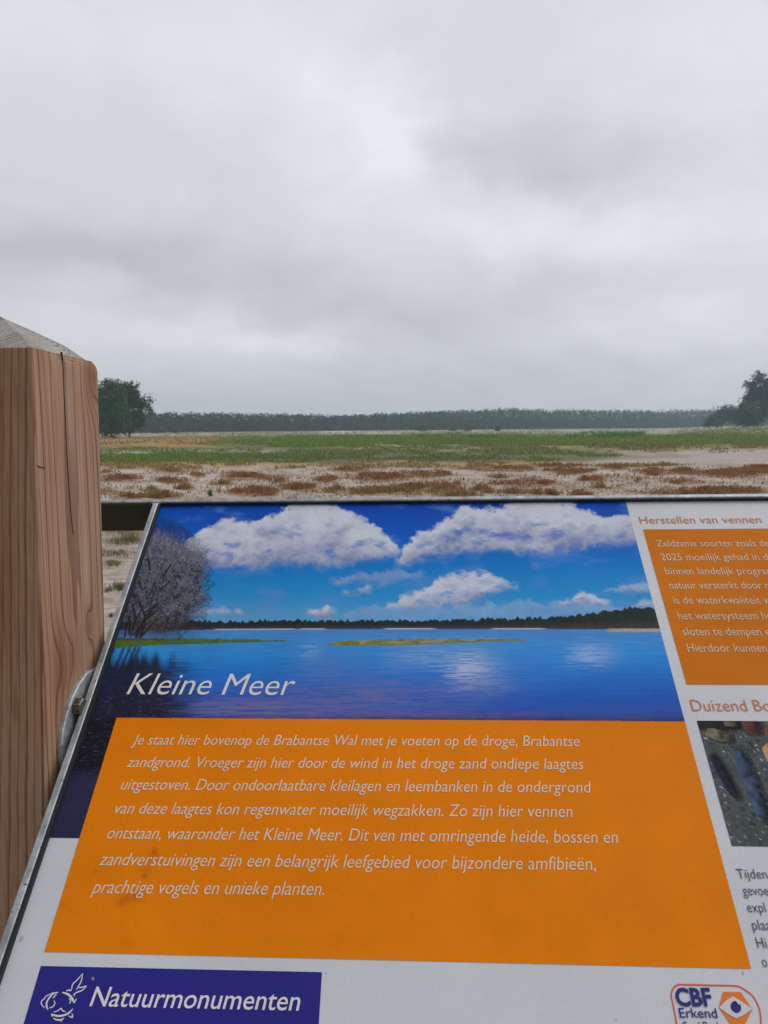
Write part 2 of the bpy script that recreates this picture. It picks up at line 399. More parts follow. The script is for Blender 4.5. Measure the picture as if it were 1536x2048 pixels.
scatter(dry_h, 10980, -120, 1560, 74, 150, .06, .2, 1.9, DRY, 55, .56, 90, 5)
scatter(dry_h, 3500, 600, 1250, 34, 48, .1, .3, 1.6, DRY, 56, .5, 60, 4)
scatter(green_h, 1952, -120, 1560, 84, 150, .05, .18, 2.0, OLV, 53, .6, 30, 3)
# tufts on the slope close behind the board
def near_tufts():
    for (bx, by, rx, ry, col, n, h) in ((245, 1085, 40, 9, (.21, .19, .08), 900, .16), (235, 1110, 30, 7, (.13, .15, .07), 500, .12), (262, 1080, 22, 7, (.14, .15, .06), 400, .16),
                                        (238, 1175, 13, 8, (.10, .12, .05), 260, .10), (225, 1128, 20, 6, (.24, .2, .1), 400, .1), (250, 1068, 60, 6, (.25, .2, .1), 500, .14),
                                        (240, 1065, 70, 8, (.19, .18, .08), 500, .14), (222, 1232, 8, 3, (.1, .09, .07), 40, .05), (216, 1180, 9, 6, (.2, .18, .1), 90, .08), (180, 1110, 60, 12, (.2, .18, .08), 600, .15)):
        g = rng.normal(0, .5, (n, 2)); px = bx + g[:, 0] * rx; py = by + g[:, 1] * ry
        P = ground_at(px, py, 0.0)
        for _ in range(6):                                # settle on the slope along the sight line
            d = ray(px, py); k = (terrain(P[:, 0], P[:, 1]) - EYE[2]) / d[:, 2]; P = EYE + d * k[:, None]
        P[:, 2] -= .01
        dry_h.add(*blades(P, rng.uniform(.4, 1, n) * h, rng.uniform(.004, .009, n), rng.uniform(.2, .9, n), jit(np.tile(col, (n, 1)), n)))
near_tufts()
tag(red_h.build('sheep_sorrel', MAT_GRASS), 'rusty red sorrel growing in low patches on the pale sand', 'sorrel', kind='stuff')
tag(dry_h.build('dry_grass', MAT_GRASS), 'straw and ochre coloured dry grass tufts scattered over the sand', 'dry grass', kind='stuff')
tag(green_h.build('green_grass', MAT_GRASS), 'fresh green grass covering the damp middle of the lake bed', 'grass', kind='stuff')

# ------------------------------------------------------------------ trees
def leaves(center, spread, n, size, col, s=.28):
    p = center + np.clip(rng.normal(0, 1, (n, 3)), -1.7, 1.7) * spread
    a = rng.normal(0, 1, (n, 3)); a /= np.linalg.norm(a, axis=1)[:, None]
    b = rng.normal(0, 1, (n, 3)); b -= a * (a * b).sum(1)[:, None]; b /= np.linalg.norm(b, axis=1)[:, None]
    sz = size * rng.uniform(.6, 1.4, n)
    a = a * (sz * .5)[:, None]; b = b * (sz * .5 * rng.uniform(.5, .9, n))[:, None]
    V = np.stack([p - a, p - b * .9 + a * .1, p + a, p + b], 1).reshape(-1, 3)
    F = np.arange(4 * n).reshape(-1, 4)
    return V, F, np.repeat(jit(np.tile(col, (n, 1)), n, s), 4, 0)
def tube(P, R, seg=7):
    P = [np.asarray(p, float) for p in P]; V = []; F = []
    for i, p in enumerate(P):
        d = P[min(i + 1, len(P) - 1)] - P[max(i - 1, 0)]; d /= np.linalg.norm(d)
        a = np.cross(d, [.3, .9, .1]); a /= np.linalg.norm(a); b = np.cross(d, a)
        for k in range(seg):
            t = 2 * math.pi * k / seg; V.append(p + (a * math.cos(t) + b * math.sin(t)) * R[i])
    for i in range(len(P) - 1):
        for k in range(seg):
            F.append((i * seg + k, i * seg + (k + 1) % seg, (i + 1) * seg + (k + 1) % seg, (i + 1) * seg + k))
    return np.array(V), np.array(F)
def tree(name, label, cat, pos, h, lobes, leaf, col, nclump, group=None, trunk_r=.25, base_frac=.12, nleaf=34):
    """lobes: (dx, dy, dz, rx, ry, rz) crown masses in units of the height"""
    pos = np.array(pos, float)
    root = thing(name, pos, label, cat, group)
    tr = Heap(); cr = Heap(); dummy = lambda V: np.full((len(V), 3), .06)
    top = np.array([0, 0, h * .8])
    pts = [np.array([0, 0, -.2]), np.array([.01 * h, 0, h * .25]), np.array([-.01 * h, .01 * h, h * .5]), top]
    V, F = tube(pts, [trunk_r * 1.2, trunk_r * .8, trunk_r * .5, trunk_r * .12]); tr.add(V, F, dummy(V))
    for (dx, dy, dz, rx, ry, rz) in lobes:
        c = np.array([dx, dy, dz]) * h; r = np.array([rx, ry, rz]) * h
        st = np.array([0, 0, h * min(.6, max(.12, dz - .25))])
        V, F = tube([st, (st + c) / 2 + np.array([0, 0, -.03 * h]), c], [trunk_r * .5, trunk_r * .3, trunk_r * .08], 5); tr.add(V, F, dummy(V))
        m = max(4, int(nclump * rx * rz / .04))
        for k in range(m):
            d = rng.normal(0, 1, 3); d /= np.linalg.norm(d)
            q = c + d * r * (rng.random() ** .35)
            if q[2] < h * .02: q[2] = h * .02 + rng.random() * h * .05
            cr.add(*leaves(q, rng.uniform(.5, 1.1) * leaf * 1.5, nleaf, leaf, np.array(col) * rng.uniform(.62, 1.35)))
            if rng.random() < .12:
                V, F = tube([c * .6 + st * .4, q], [trunk_r * .12, trunk_r * .04], 4); tr.add(V, F, dummy(V))
    tr.build('trunk', MAT_BARK, root, (0, 0, 0)); cr.build('crown', MAT_LEAF, root, (0, 0, 0))
    return root
def spot(px, dist, base_py=None):
    """the point of the ground seen in column px at a distance"""
    d = ray(px, 853.0); p = EYE + d * (dist / d[1]); return (p[0], p[1], float(terrain(p[0], p[1])))
def hpx(px_h, dist): return px_h * dist / FPX

# the oaks at the left edge of the lake bed
tree('oak_tree', 'mid green round-topped oak next to the wooden post', 'tree', spot(222, 186), hpx(118, 186),
     [(0, 0, .60, .26, .26, .36), (-.16, 0, .45, .22, .22, .38), (.16, -.05, .42, .20, .2, .36), (.02, -.1, .26, .30, .2, .24), (.05, 0, .83, .15, .15, .15)],
     .46, (.066, .148, .042), 60)
tree('oak_tree', 'darker broad oak whose lobed crown leans right over the field', 'tree', spot(258, 200), hpx(117, 200),
     [(-.05, 0, .72, .17, .2, .22), (.06, 0, .80, .12, .13, .14), (.08, 0, .50, .17, .2, .28), (.18, 0, .62, .10, .12, .14), (.28, 0, .55, .09, .1, .10), (.37, 0, .62, .05, .06, .055), (.33, 0, .44, .07, .08, .07), (.14, 0, .24, .12, .15, .16), (-.04, -.05, .26, .22, .2, .22)],
     .42, (.038, .092, .032), 62)
# trees at the right edge
tree('poplar_tree', 'tall dark tree with a ragged open top at the right edge', 'tree', spot(1515, 300), hpx(112, 300),
     [(.0, 0, .38, .24, .24, .34), (-.14, 0, .70, .09, .09, .10), (-.05, 0, .88, .09, .09, .09), (.10, 0, .74, .16, .15, .18), (-.05, 0, .60, .15, .15, .15), (.2, 0, .5, .2, .2, .3), (-.18, 0, .50, .12, .12, .10), (-.22, 0, .77, .05, .05, .04)],
     .62, (.036, .072, .030), 60)
tree('young_oak', 'olive green smaller tree in front of the tall tree at right', 'tree', spot(1490, 285), hpx(52, 285),
     [(0, 0, .5, .36, .3, .45), (.2, 0, .35, .25, .25, .3), (-.15, 0, .4, .24, .2, .35)], .5, (.075, .095, .04), 22)
tree('round_willow', 'rounded grey-green tree where the right end of the wood begins', 'tree', spot(1443, 350), hpx(46, 350),
     [(.1, 0, .58, .5, .4, .38), (-.35, 0, .3, .35, .3, .28), (.5, 0, .52, .38, .3, .38), (-.55, 0, .2, .2, .2, .18)], .6, (.052, .078, .045), 14)
# bushes standing alone in front of the far wood
for (px, dist, hp, lab, nm, wide) in (
        (843, 400, 11, 'broad low green bush standing before the far wood', 'low_bush', .95), (936, 390, 13, 'taller rounded bush in the middle of the far shore', 'round_bush', .5),
        (906, 392, 7, 'smallest bush low down beside the rounded bush', 'small_bush', .6), (995, 380, 10, 'single narrow upright bush on the pale far shore', 'upright_bush', .42),
        (352, 340, 14, 'pale olive bush at the foot of the left wood edge', 'shore_bush', .8), (310, 335, 15, 'yellowish bush beside the right-leaning dark oak', 'shore_bush', .7)):
    tree(nm, lab, 'bush', spot(px, dist), hpx(hp, dist), [(0, 0, .5, wide * .7, .5, .45), (wide * .5, 0, .4, wide * .4, .4, .35), (-wide * .5, 0, .35, wide * .4, .4, .3)],
         .42, (.055, .095, .04) if px > 400 else (.10, .105, .055), 5, trunk_r=.1)

# the far wood: reads as one mass
def far_wood():
    hp = Heap()
    xs = np.array([-900, -300, 150, 300, 700, 1000, 1400, 1700, 2300]); ds = np.array([330, 330, 345, 352, 470, 550, 690, 690, 690])
    tops = np.array([40, 40, 40, 38.5, 29, 39, 33, 34, 36])
    for row in range(4):
        x = -600.0
        while x < 2150:
            dist = np.interp(x, xs, ds) + row * 9 + rng.uniform(-3, 3)
            hh = hpx(np.interp(x, xs, tops), dist) * rng.uniform(.90, 1.03) * (1 + .26 * (fbm(np.array([x / 60.]), np.array([row * 3.]), 8)[0] - .5))
            if x < 700 and rng.random() < .12: hh *= 1.08
            pine = x > 640 + rng.uniform(-120, 120)
            p = np.array(spot(x, dist)); 
            p[2] = BED + min(0.0, 0) + (1.5 * float(sstep(.36, .46, p[0] / p[1])))
            wr = hh * (rng.uniform(.15, .21) if pine else rng.uniform(.24, .34))
            V, F = tube([p + [0, 0, -.3], p + [rng.uniform(-.2, .2), 0, hh * .8]], [.24, .1], 4)
            hp.add(V, F, np.full((len(V), 3), .085) * np.array([1.1, .85, .7]))
            col = np.array((.030, .060, .042)) if pine else np.array((.045, .080, .042))
            col = col * rng.uniform(.7, 1.3)
            lo = .42 if pine else .06
            k = 9 if pine else 11
            for i in range(k):
                t = i / (k - 1); zc = hh * (lo + (1 - lo) * (t ** .8)) * .97
                rad = wr * (math.sin(math.pi * min(1, .25 + .58 * t)) ** .8) * (1.0 if pine else 1.15)
                c = p + np.array([rng.normal(0, rad * .45), rng.normal(0, rad * .45), zc])
                hp.add(*leaves(c, np.array([rad * .45, rad * .45, hh * .05]), 15, .85, col * rng.uniform(.75, 1.25)))
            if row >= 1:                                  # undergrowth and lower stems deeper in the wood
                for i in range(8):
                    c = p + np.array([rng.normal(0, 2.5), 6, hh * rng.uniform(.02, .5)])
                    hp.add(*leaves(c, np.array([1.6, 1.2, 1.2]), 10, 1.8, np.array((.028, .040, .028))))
            x += hpx(1, 1) * 0 + wr * 2 / dist * FPX * rng.uniform(.42, .70)
    o = hp.build('far_wood', MAT_LEAF)
    tag(o, 'blue-green hazy pine wood lining the far shore', 'wood', kind='stuff')
far_wood()

# small things out in the field
P = spot(464, 205)
V, F = tube([np.array(P) + [0, 0, -.2], np.array(P) + [0.02, 0, 1.35]], [.07, .06], 8)
m, nt, b = new_mat('stake_wood'); b.inputs['Base Color'].default_value = (.05, .045, .04, 1)
Vt = np.vstack([V, [np.array(P) + [.02, 0, 1.40]]]); F2 = [tuple(f) for f in F] + [(8 + k, 8 + (k + 1) % 8, 16) for k in range(8)]
tag(mesh_obj('marker_stake', Vt - np.array(P), F2, m, None, None, P), 'thin dark stake standing alone in the field before the wood', 'stake')
def weed(px, py, label):
    p = settle(ground_at(np.array([px]), np.array([float(py)])))[0]
    root = thing('leafy_weed', p, label, 'weed')
    n = 70; base = rng.normal(0, .035, (n, 3)) * [1, 1, 0]
    V, F, C = blades(base + np.array([0, 0, 1]) * rng.uniform(0, .17, n)[:, None], rng.uniform(.06, .15, n), rng.uniform(.018, .035, n), rng.uniform(.4, 1.2, n), jit(np.tile((.09, .20, .04), (n, 1)), n))
    mesh_obj('leaves', V, F, MAT_GRASS, root, C, (0, 0, 0))
    V, F = tube([(0, 0, -.03), (.01, 0, .3)], [.01, .006], 5)
    mesh_obj('stem', V, F, MAT_GRASS, root, np.full((len(V), 3), .1), (0, 0, 0))
weed(421, 992, 'bright green leafy weed alone on the sand above the panel')

# ------------------------------------------------------------------ haze
hv = np.array([(x, y, z) for z in (-2.2, 31) for y in (-1200, 1200) for x in (-1200, 1200)], float)
hm = bpy.data.materials.new('haze'); hm.use_nodes = True; hm.node_tree.nodes.clear()
pv = nd(hm.node_tree, 'ShaderNodeVolumePrincipled'); pv.inputs['Color'].default_value = (.68, .88, 1.0, 1)
pv.inputs['Density'].default_value = 0.00052; pv.inputs['Anisotropy'].default_value = 0.1
hm.node_tree.links.new(pv.outputs[0], nd(hm.node_tree, 'ShaderNodeOutputMaterial').inputs['Volume'])
tag(mesh_obj('haze', hv, [(0, 2, 3, 1), (4, 5, 7, 6), (0, 1, 5, 4), (1, 3, 7, 5), (3, 2, 6, 7), (2, 0, 4, 6)], hm), kind='stuff')

# ------------------------------------------------------------------ the information board
S = 0.9                                                  # metres per unit of the panel's own measure
YAW, TILT, RL = math.radians(-3.865), math.radians(38.878), math.radians(.9414)
UH = np.array([math.cos(YAW), math.sin(YAW), 0]); NH = np.array([-math.sin(YAW), math.cos(YAW), 0])
_v = NH * math.cos(TILT) + np.array([0, 0, 1]) * math.sin(TILT)
BU = UH * math.cos(RL) + _v * math.sin(RL); BV = _v * math.cos(RL) - UH * math.sin(RL); BN = np.cross(BU, BV)
BO = EYE + S * ray(316.0, 1006.0)                          # top left corner of the printed sheet
def bp(a, b, c=0.0):
    a, b, c = np.broadcast_arrays(np.asarray(a, float), np.asarray(b, float), np.asarray(c, float))
    return BO + a[..., None] * BU + b[..., None] * BV + c[..., None] * BN
def sheet(px, py, c=0.0):
    """picture point -> (across, up) on the panel in metres, c above its face"""
    d = ray(px, py); k = ((BO - EYE) @ BN + c) / (d @ BN); Q = EYE + d * k[..., None] - BO
    return Q @ BU, Q @ BV
TOP = 0.005                                               # the flat bars stand 5 mm proud of the sheet
BAR_T, BAR_H = 0.006, 0.046
a_in = -0.0035
a_out = float(np.mean([sheet(305.0, 1003.0, TOP)[0], sheet(0.0, 1890.0, TOP)[0]])); a_in = a_out + BAR_T + .0005
b_top = float(sheet(780.0, 994.0, TOP)[1])
A_R, B_B = 0.99 * S, -0.632 * S                           # right end and lower edge of the panel
EAR_T = .0048
PPL = BO + (a_out - EAR_T) * BU + TOP * BN                # a point of the post's inner face
def on_post(px, py, off=0.0):
    d = ray(px, py); q = PPL + off * UH - EYE; return EYE + d * ((q @ UH) / (d @ UH))[..., None]

ROOT = thing('information_board', (PPL[0] - .06, PPL[1] - .25, 0.0), 'tilted information board in a galvanised frame bolted to a wooden post', 'information board')

def mat_wood():
    mats = []
    for grey in (0, 1):
        m, nt, b = new_mat('weathered_end_grain' if grey else 'larch_wood')
        co = objco(nt); sp = nd(nt, 'ShaderNodeSeparateXYZ', ins={0: co})
        lo = vmt(nt, 'MULTIPLY', co, (1, 1, .10)).outputs[0]
        wob = nd(nt, 'ShaderNodeTexNoise', ins={'Vector': lo, 'Scale': 14.0, 'Detail': 3.0, 'Roughness': .5})
        wv = vmt(nt, 'MULTIPLY', vmt(nt, 'SUBTRACT', wob.outputs['Color'], (.5, .5, .5)).outputs[0], (.017, .017, 0)).outputs[0]
        p2 = vmt(nt, 'MULTIPLY', vmt(nt, 'ADD', vmt(nt, 'SUBTRACT', co, PITH).outputs[0], wv).outputs[0], (1, 1, 0)).outputs[0]
        r = vmt(nt, 'LENGTH', p2).outputs['Value']
        dark = None
        for (kx, ky, kz, kr, amp) in KNOTS:
            d = vmt(nt, 'MULTIPLY', vmt(nt, 'SUBTRACT', co, (kx, ky, kz)).outputs[0], (1 / kr, 1 / kr, .45 / kr)).outputs[0]
            g = mth(nt, 'POWER', math.e, mth(nt, 'MULTIPLY', vmt(nt, 'DOT_PRODUCT', d, d).outputs['Value'], -.7))
            r = mth(nt, 'ADD', r, mth(nt, 'MULTIPLY', g, amp))
            dark = g if dark is None else mth(nt, 'MAXIMUM', dark, g)
        ph = mth(nt, 'FRACT', mth(nt, 'MULTIPLY', r, 1 / .0052))
        idx = mth(nt, 'FLOOR', mth(nt, 'MULTIPLY', r, 1 / .0052))
        wr_ = nd(nt, 'ShaderNodeTexWhiteNoise', noise_dimensions='1D', ins={'W': idx}).outputs[0]
        line = nd(nt, 'ShaderNodeMapRange', interpolation_type='SMOOTHSTEP', ins={0: ph, 1: maprange(nt, wr_, 0, 1, .50, .74), 2: .96}).outputs[0]
        line = mth(nt, 'MULTIPLY', line, maprange(nt, wr_, 0, 1, 1.0, .62))
        drop = nd(nt, 'ShaderNodeMapRange', interpolation_type='SMOOTHSTEP', ins={0: ph, 1: .96, 2: 1.0, 3: 1.0, 4: 0.0}).outputs[0]
        line = mth(nt, 'MULTIPLY', line, drop)
        fib = nd(nt, 'ShaderNodeTexNoise', ins={'Vector': vmt(nt, 'MULTIPLY', co, (1, 1, .02)).outputs[0], 'Scale': 420.0, 'Detail': 3.0, 'Roughness': .6})
        blo = nd(nt, 'ShaderNodeTexNoise', ins={'Vector': vmt(nt, 'MULTIPLY', co, (1, 1, .22)).outputs[0], 'Scale': 22.0, 'Detail': 3.0})
        if not grey:
            base = ramp(nt, blo.outputs[0], [(.3, (.35, .190, .112)), (.5, (.41, .250, .160)), (.72, (.46, .305, .215))])
            front_shade = nd(nt, 'ShaderNodeMapRange', interpolation_type='SMOOTHSTEP', ins={0: r, 1: .074, 2: .084, 3: 1.0, 4: 0.0}).outputs[0]
            base = mixc(nt, mth(nt, 'MULTIPLY', front_shade, .9), base, (.155, .058, .029))     # redder, darker core puts the front face's shade into the wood colour
            c = mixc(nt, mth(nt, 'MULTIPLY', line, .80), base, (.125, .050, .026))
            c = mixc(nt, mth(nt, 'MULTIPLY', dark, .6), c, (.20, .080, .040))
        else:
            base = ramp(nt, blo.outputs[0], [(.3, (.25, .228, .20)), (.7, (.46, .43, .395))])
            cr = nd(nt, 'ShaderNodeTexNoise', ins={'Vector': co, 'Scale': 260.0, 'Detail': 2.0})
            k = mth(nt, 'MULTIPLY', line, maprange(nt, cr.outputs[0], .36, .52))
            c = mixc(nt, mth(nt, 'MULTIPLY', k, .85), base, (.06, .055, .05))
        c = mixc(nt, .75, c, ramp(nt, fib.outputs[0], [(.30, (.62, .58, .56)), (.5, (1, 1, 1)), (.70, (1.16, 1.16, 1.16))]), 'MULTIPLY')
        nt.links.new(c, b.inputs['Base Color'])
        b.inputs['Roughness'].default_value = .8; b.inputs['Specular IOR Level'].default_value = .2
        hgt = mth(nt, 'ADD', mth(nt, 'MULTIPLY', line, -.7 if grey else .35), fib.outputs[0])
        bm_ = nd(nt, 'ShaderNodeBump', ins={'Strength': .5, 'Distance': .0012 if grey else .0006, 'Height': hgt})
        nt.links.new(bm_.outputs[0], b.inputs['Normal'])
        mats.append(m)
    return mats
# post: near inner edge, width, lean
K = on_post(65.0, 695.0); K2 = on_post(196.0, 724.0)
PW = float((K2 - K) @ NH); PD = PW
LEAN = .042
cen = K + NH * PW / 2 - UH * PW / 2
dA = ray(4.0, 632.0); apex = EYE + dA * ((cen - EYE) @ NH / (dA @ NH)); apex_z = float(apex[2])
RL_ = np.array(ROOT.location)
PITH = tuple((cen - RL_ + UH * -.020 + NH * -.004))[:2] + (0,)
def kn(px, py, kr, amp):
    q = on_post(px, py) - RL_; return (*q, kr, amp)
KNOTS = [kn(183.0, 752.0, .012, .016), kn(122.0, 1331.0, .012, .008), kn(143.0, 1312.0, .008, .005), kn(60.0, 1440.0, .010, .006), kn(178.0, 1250.0, .006, .005)]
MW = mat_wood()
def build_post(parent, shift=0.0):
    """square post with a shallow four sided point; slightly eased edges, leaning a touch away"""
    n = 40; V = []; F = []; mi = []
    zt = float(K[2]); zs = list(np.linspace(-.05, zt - .012, n - 4)) + [zt - .0105, zt - .007, zt - .0035, zt]; h = PW / 2; r = .0011
    prof = [(-h, -h + r), (-h + r, -h), (h - r, -h), (h, -h + r), (h, h - r * 1.6), (h - r * 1.6, h), (-h + r, h), (-h, h - r)]
    for z in zs:
        for (a, d) in prof:
            q_ = max(0.0, (z - zt + .012) / .012) if (a > 0 and d > h * .8) else 0.0
            V.append(cen + UH * (a + shift - .002 * q_ ** 2) + NH * (d - .0075 * q_ ** 2 + LEAN * (z - zt)) + np.array([0, 0, z - cen[2] - .002 * q_]))
    m = len(prof)
    for i in range(n - 1):
        for k in range(m):
            F.append((i * m + k, i * m + (k + 1) % m, (i + 1) * m + (k + 1) % m, (i + 1) * m + k)); mi.append(0)
    # cap: rings towards the apex with a ragged eave
    prev = (n - 1) * m
    for j, t in enumerate((.06, .35, .68, .97)):
        st = len(V)
        for (a, d) in prof:
            z = zt + (apex_z - zt) * t + rng.uniform(-.001, .0004) * (t < .1) - (.0025 if (t < .1 and a > 0 and d > h * .8) else 0)
            wn_ = .0075 if (t < .1 and a > 0 and d > h * .8) else 0
            V.append(cen + UH * (a * (1 - t) + shift - wn_ * .25) + NH * (d * (1 - t) - wn_) + np.array([0, 0, z - cen[2] + (rng.uniform(-.0006, .0006))]))
        for k in range(m):
            F.append((prev + k, prev + (k + 1) % m, st + (k + 1) % m, st + k)); mi.append(1)
        prev = st
    V.append(cen + UH * shift + np.array([0, 0, apex_z - cen[2]]))
    for k in range(m): F.append((prev + k, prev + (k + 1) % m, len(V) - 1)); mi.append(1)
    F.append(tuple(range(m))[::-1]); mi.append(0)
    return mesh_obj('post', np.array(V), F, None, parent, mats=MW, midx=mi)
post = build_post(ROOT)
# drying check in the inner face and a small chip, cut as dark open splits
def crack(pxs, w, name='drying_crack'):
    P = on_post(np.array([p[0] for p in pxs], float), np.array([p[1] for p in pxs], float), .0006)
    V = []; F = []
    for i, p in enumerate(P):
        ww = w * math.sin(math.pi * (i + .35) / (len(P) - .3))
        t = P[min(i + 1, len(P) - 1)] - P[max(i - 1, 0)]; t /= np.linalg.norm(t); sd_ = np.cross(t, UH)
        V += [p - sd_ * ww / 2, p + sd_ * ww / 2, p - sd_ * ww / 2 - UH * .002, p + sd_ * ww / 2 - UH * .002]
    for i in range(len(P) - 1):
        k = i * 4
        F += [(k, k + 1, k + 5, k + 4), (k + 2, k, k + 4, k + 6), (k + 1, k + 3, k + 7, k + 5)]
    m, nt, b = new_mat('open_crack'); b.inputs['Base Color'].default_value = (.018, .013, .011, 1); b.inputs['Roughness'].default_value = 1
    mesh_obj(name, np.array(V), F, m, post)
crack([(125, 704), (127, 740), (129, 790), (132, 850), (134, 900), (137, 950), (139, 980), (143, 1030), (147, 1070)], .0003)
crack([(75, 931), (80, 934), (86, 935), (92, 936)], .0007)

def mat_galv():
    m, nt, b = new_mat('galvanised_steel'); co = objco(nt)
    v = nd(nt, 'ShaderNodeTexVoronoi', ins={'Vector': co, 'Scale': 130.0, 'Randomness': 1.0})
    n = nd(nt, 'ShaderNodeTexNoise', ins={'Vector': co, 'Scale': 60.0, 'Detail': 5.0, 'Roughness': .65})
    n2 = nd(nt, 'ShaderNodeTexNoise', ins={'Vector': co, 'Scale': 260.0, 'Detail': 3.0})
    c = ramp(nt, n.outputs[0], [(.3, (.26, .29, .31)), (.52, (.42, .45, .47)), (.72, (.62, .64, .64))])
    c = mixc(nt, .35, c, ramp(nt, v.outputs['Color'], [(.1, (.5, .5, .5)), (.9, (1.3, 1.3, 1.3))]), 'MULTIPLY')
    c = mixc(nt, maprange(nt, n2.outputs[0], .64, .72), c, (.14, .14, .14))
    nt.links.new(c, b.inputs['Base Color'])
    b.inputs['Metallic'].default_value = .45
    nt.links.new(maprange(nt, n.outputs[0], .2, .8, .38, .65), b.inputs['Roughness'])
    nt.links.new(nd(nt, 'ShaderNodeBump', ins={'Strength': .35, 'Distance': .0008, 'Height': n.outputs[0]}).outputs[0], b.inputs['Normal'])
    return m
GALV = mat_galv()
def mat_flat(name, col, rough=.55, spec=.3, speck=True):
    m, nt, b = new_mat(name); co = objco(nt)
    c = attr(nt) if col is None else None
    n = nd(nt, 'ShaderNodeTexNoise', ins={'Vector': co, 'Scale': 900.0, 'Detail': 2.0})
    n2 = nd(nt, 'ShaderNodeTexNoise', ins={'Vector': co, 'Scale': 7.0, 'Detail': 4.0, 'Roughness': .6})
    base = c if c is not None else tuple(col)
    c = mixc(nt, 1.0, base, ramp(nt, n2.outputs[0], [(.3, (.93, .93, .93)), (.7, (1.04, 1.04, 1.04))]), 'MULTIPLY')
    c = mixc(nt, .5, c, ramp(nt, n.outputs[0], [(.3, (.88, .88, .88)), (.7, (1.08, 1.08, 1.08))]), 'MULTIPLY')
    if speck:
        v = nd(nt, 'ShaderNodeTexNoise', ins={'Vector': co, 'Scale': 120.0, 'Detail': 2.0, 'Roughness': .4})
        c = mixc(nt, maprange(nt, v.outputs[0], .755, .79, 0, .4), c, (.10, .09, .08))
    nt.links.new(c, b.inputs['Base Color'])
    b.inputs['Roughness'].default_value = rough; b.inputs['Specular IOR Level'].default_value = spec
    bb = nd(nt, 'ShaderNodeBump', ins={'Strength': .12, 'Distance': .0004, 'Height': n.outputs[0]})
    nt.links.new(bb.outputs[0], b.inputs['Normal'])
    return m
def box_b(a0, a1, b0, b1, c0, c1, ease=.0008):
    """a bar in panel measure with eased edges along its upper face"""
    e = ease
    lay = [(c0, 0), (c1 - e, 0), (c1, e)]
    V = []; F = []
    for (c, i) in lay:
        V += [bp(a0 + i, b0 + i, c), bp(a1 - i, b0 + i, c), bp(a1 - i, b1 - i, c), bp(a0 + i, b1 - i, c)]
    for l in range(2):
        for k in range(4): F.append((l * 4 + k, l * 4 + (k + 1) % 4, l * 4 + 4 + (k + 1) % 4, l * 4 + 4 + k))
    F += [(3, 2, 1, 0), (8, 9, 10, 11)]
    return V, F
def join(parts):
    V = []; F = []
    for v, f in parts:
        k = len(V); V += list(v); F += [tuple(i + k for i in q) for q in f]
    return np.array(V), F
c_lo = TOP - BAR_H
# the frame: flat bars on edge; the upper bar runs on behind the post as a cross rail
ao = a_out; b_in = b_top - BAR_T
mesh_obj('frame', *join([box_b(ao, ao + BAR_T, B_B, b_in + .0004, c_lo, TOP), box_b(A_R, A_R + BAR_T, B_B, b_in + .0004, c_lo, TOP), box_b(ao + BAR_T + .0002, A_R - .0002, B_B, B_B + BAR_T, c_lo, TOP)]), GALV, ROOT)
mesh_obj('cross_rail', *box_b(ao - .17, A_R + .17, b_in + .0006, b_top, c_lo, TOP + .0004), GALV, ROOT)
# weld fillets rounding the inner corner
def fillet(a, b, sa, r):
    V = [bp(a, b, TOP - .0006), bp(a, b, TOP - .03)]; F = []
    arc = [(a + sa * r * (1 - math.sin(t)), b - r * (1 - math.cos(t))) for t in np.linspace(0, math.pi / 2, 6)]
    for (x, y) in arc: V += [bp(x, y, TOP - .0006), bp(x, y, TOP - .03)]
    for i in range(5):
        k = 2 + 2 * i; F += [(0, k, k + 2), (k, k + 1, k + 3, k + 2)]
    return np.array(V), F
mesh_obj('weld', *join([fillet(ao + BAR_T, b_in + .0006, 1, .004), fillet(ao, b_in + .0006, -1, .004)]), GALV, ROOT)

SEAL_SHADE = mat_flat('rubber_and_gap_shade', (.020, .024, .028), .6, .3, False)  # dark seal that also paints in the shadowed gap inside the bars
mesh_obj('gasket_and_shade', *join([box_b(ao + BAR_T + .0001, ao + BAR_T + .0030, B_B + BAR_T, b_in - .0004, -.004, TOP - .0010, .0002), box_b(ao + BAR_T + .0032, A_R - .001, b_in - .0008, b_in + .0004, -.004, TOP - .0010, .0002)]), SEAL_SHADE, ROOT)
RAIL_SHADE = mat_flat('rail_face_shade', (.055, .050, .040), .6, .2, True)  # dark strip paints the shade onto the rail's down-facing front
mesh_obj('rail_shade_strip', *box_b(ao - .168, ao - .0008, b_in - .0012, b_in + .0005, c_lo + .0003, TOP - .0012, .0003), RAIL_SHADE, ROOT)
# bracket ear between frame and post, with its hexagon bolt
earpx = [(197, 1329), (184, 1337), (166, 1345), (149, 1368), (136, 1396), (125, 1428), (117, 1462), (113.5, 1492), (115, 1520), (121, 1538), (130, 1548)]
EP = on_post(np.array([p[0] for p in earpx], float), np.array([p[1] for p in earpx], float)) + UH * .0003
low = [EP[-1] - BN * .03, EP[0] - BN * .03]
prof = list(EP) + low; n = len(prof); T = UH * (EAR_T - .0006)
T0 = UH * (EAR_T - .0018); mid_ = sum(prof) / n
ins = [p + (mid_ - p) / np.linalg.norm(mid_ - p) * .0014 for p in prof]
V = prof + [p + T0 for p in prof] + [p + T for p in ins]
F = [tuple(range(n)), tuple(range(3 * n - 1, 2 * n - 1, -1))] + [(k * n + i, (k + 1) * n + i, (k + 1) * n + (i + 1) % n, k * n + (i + 1) % n) for k in range(2) for i in range(n)]
ear = mesh_obj('bracket', np.array(V), F, GALV, ROOT)
bc = on_post(152.0, 1413.0, EAR_T)
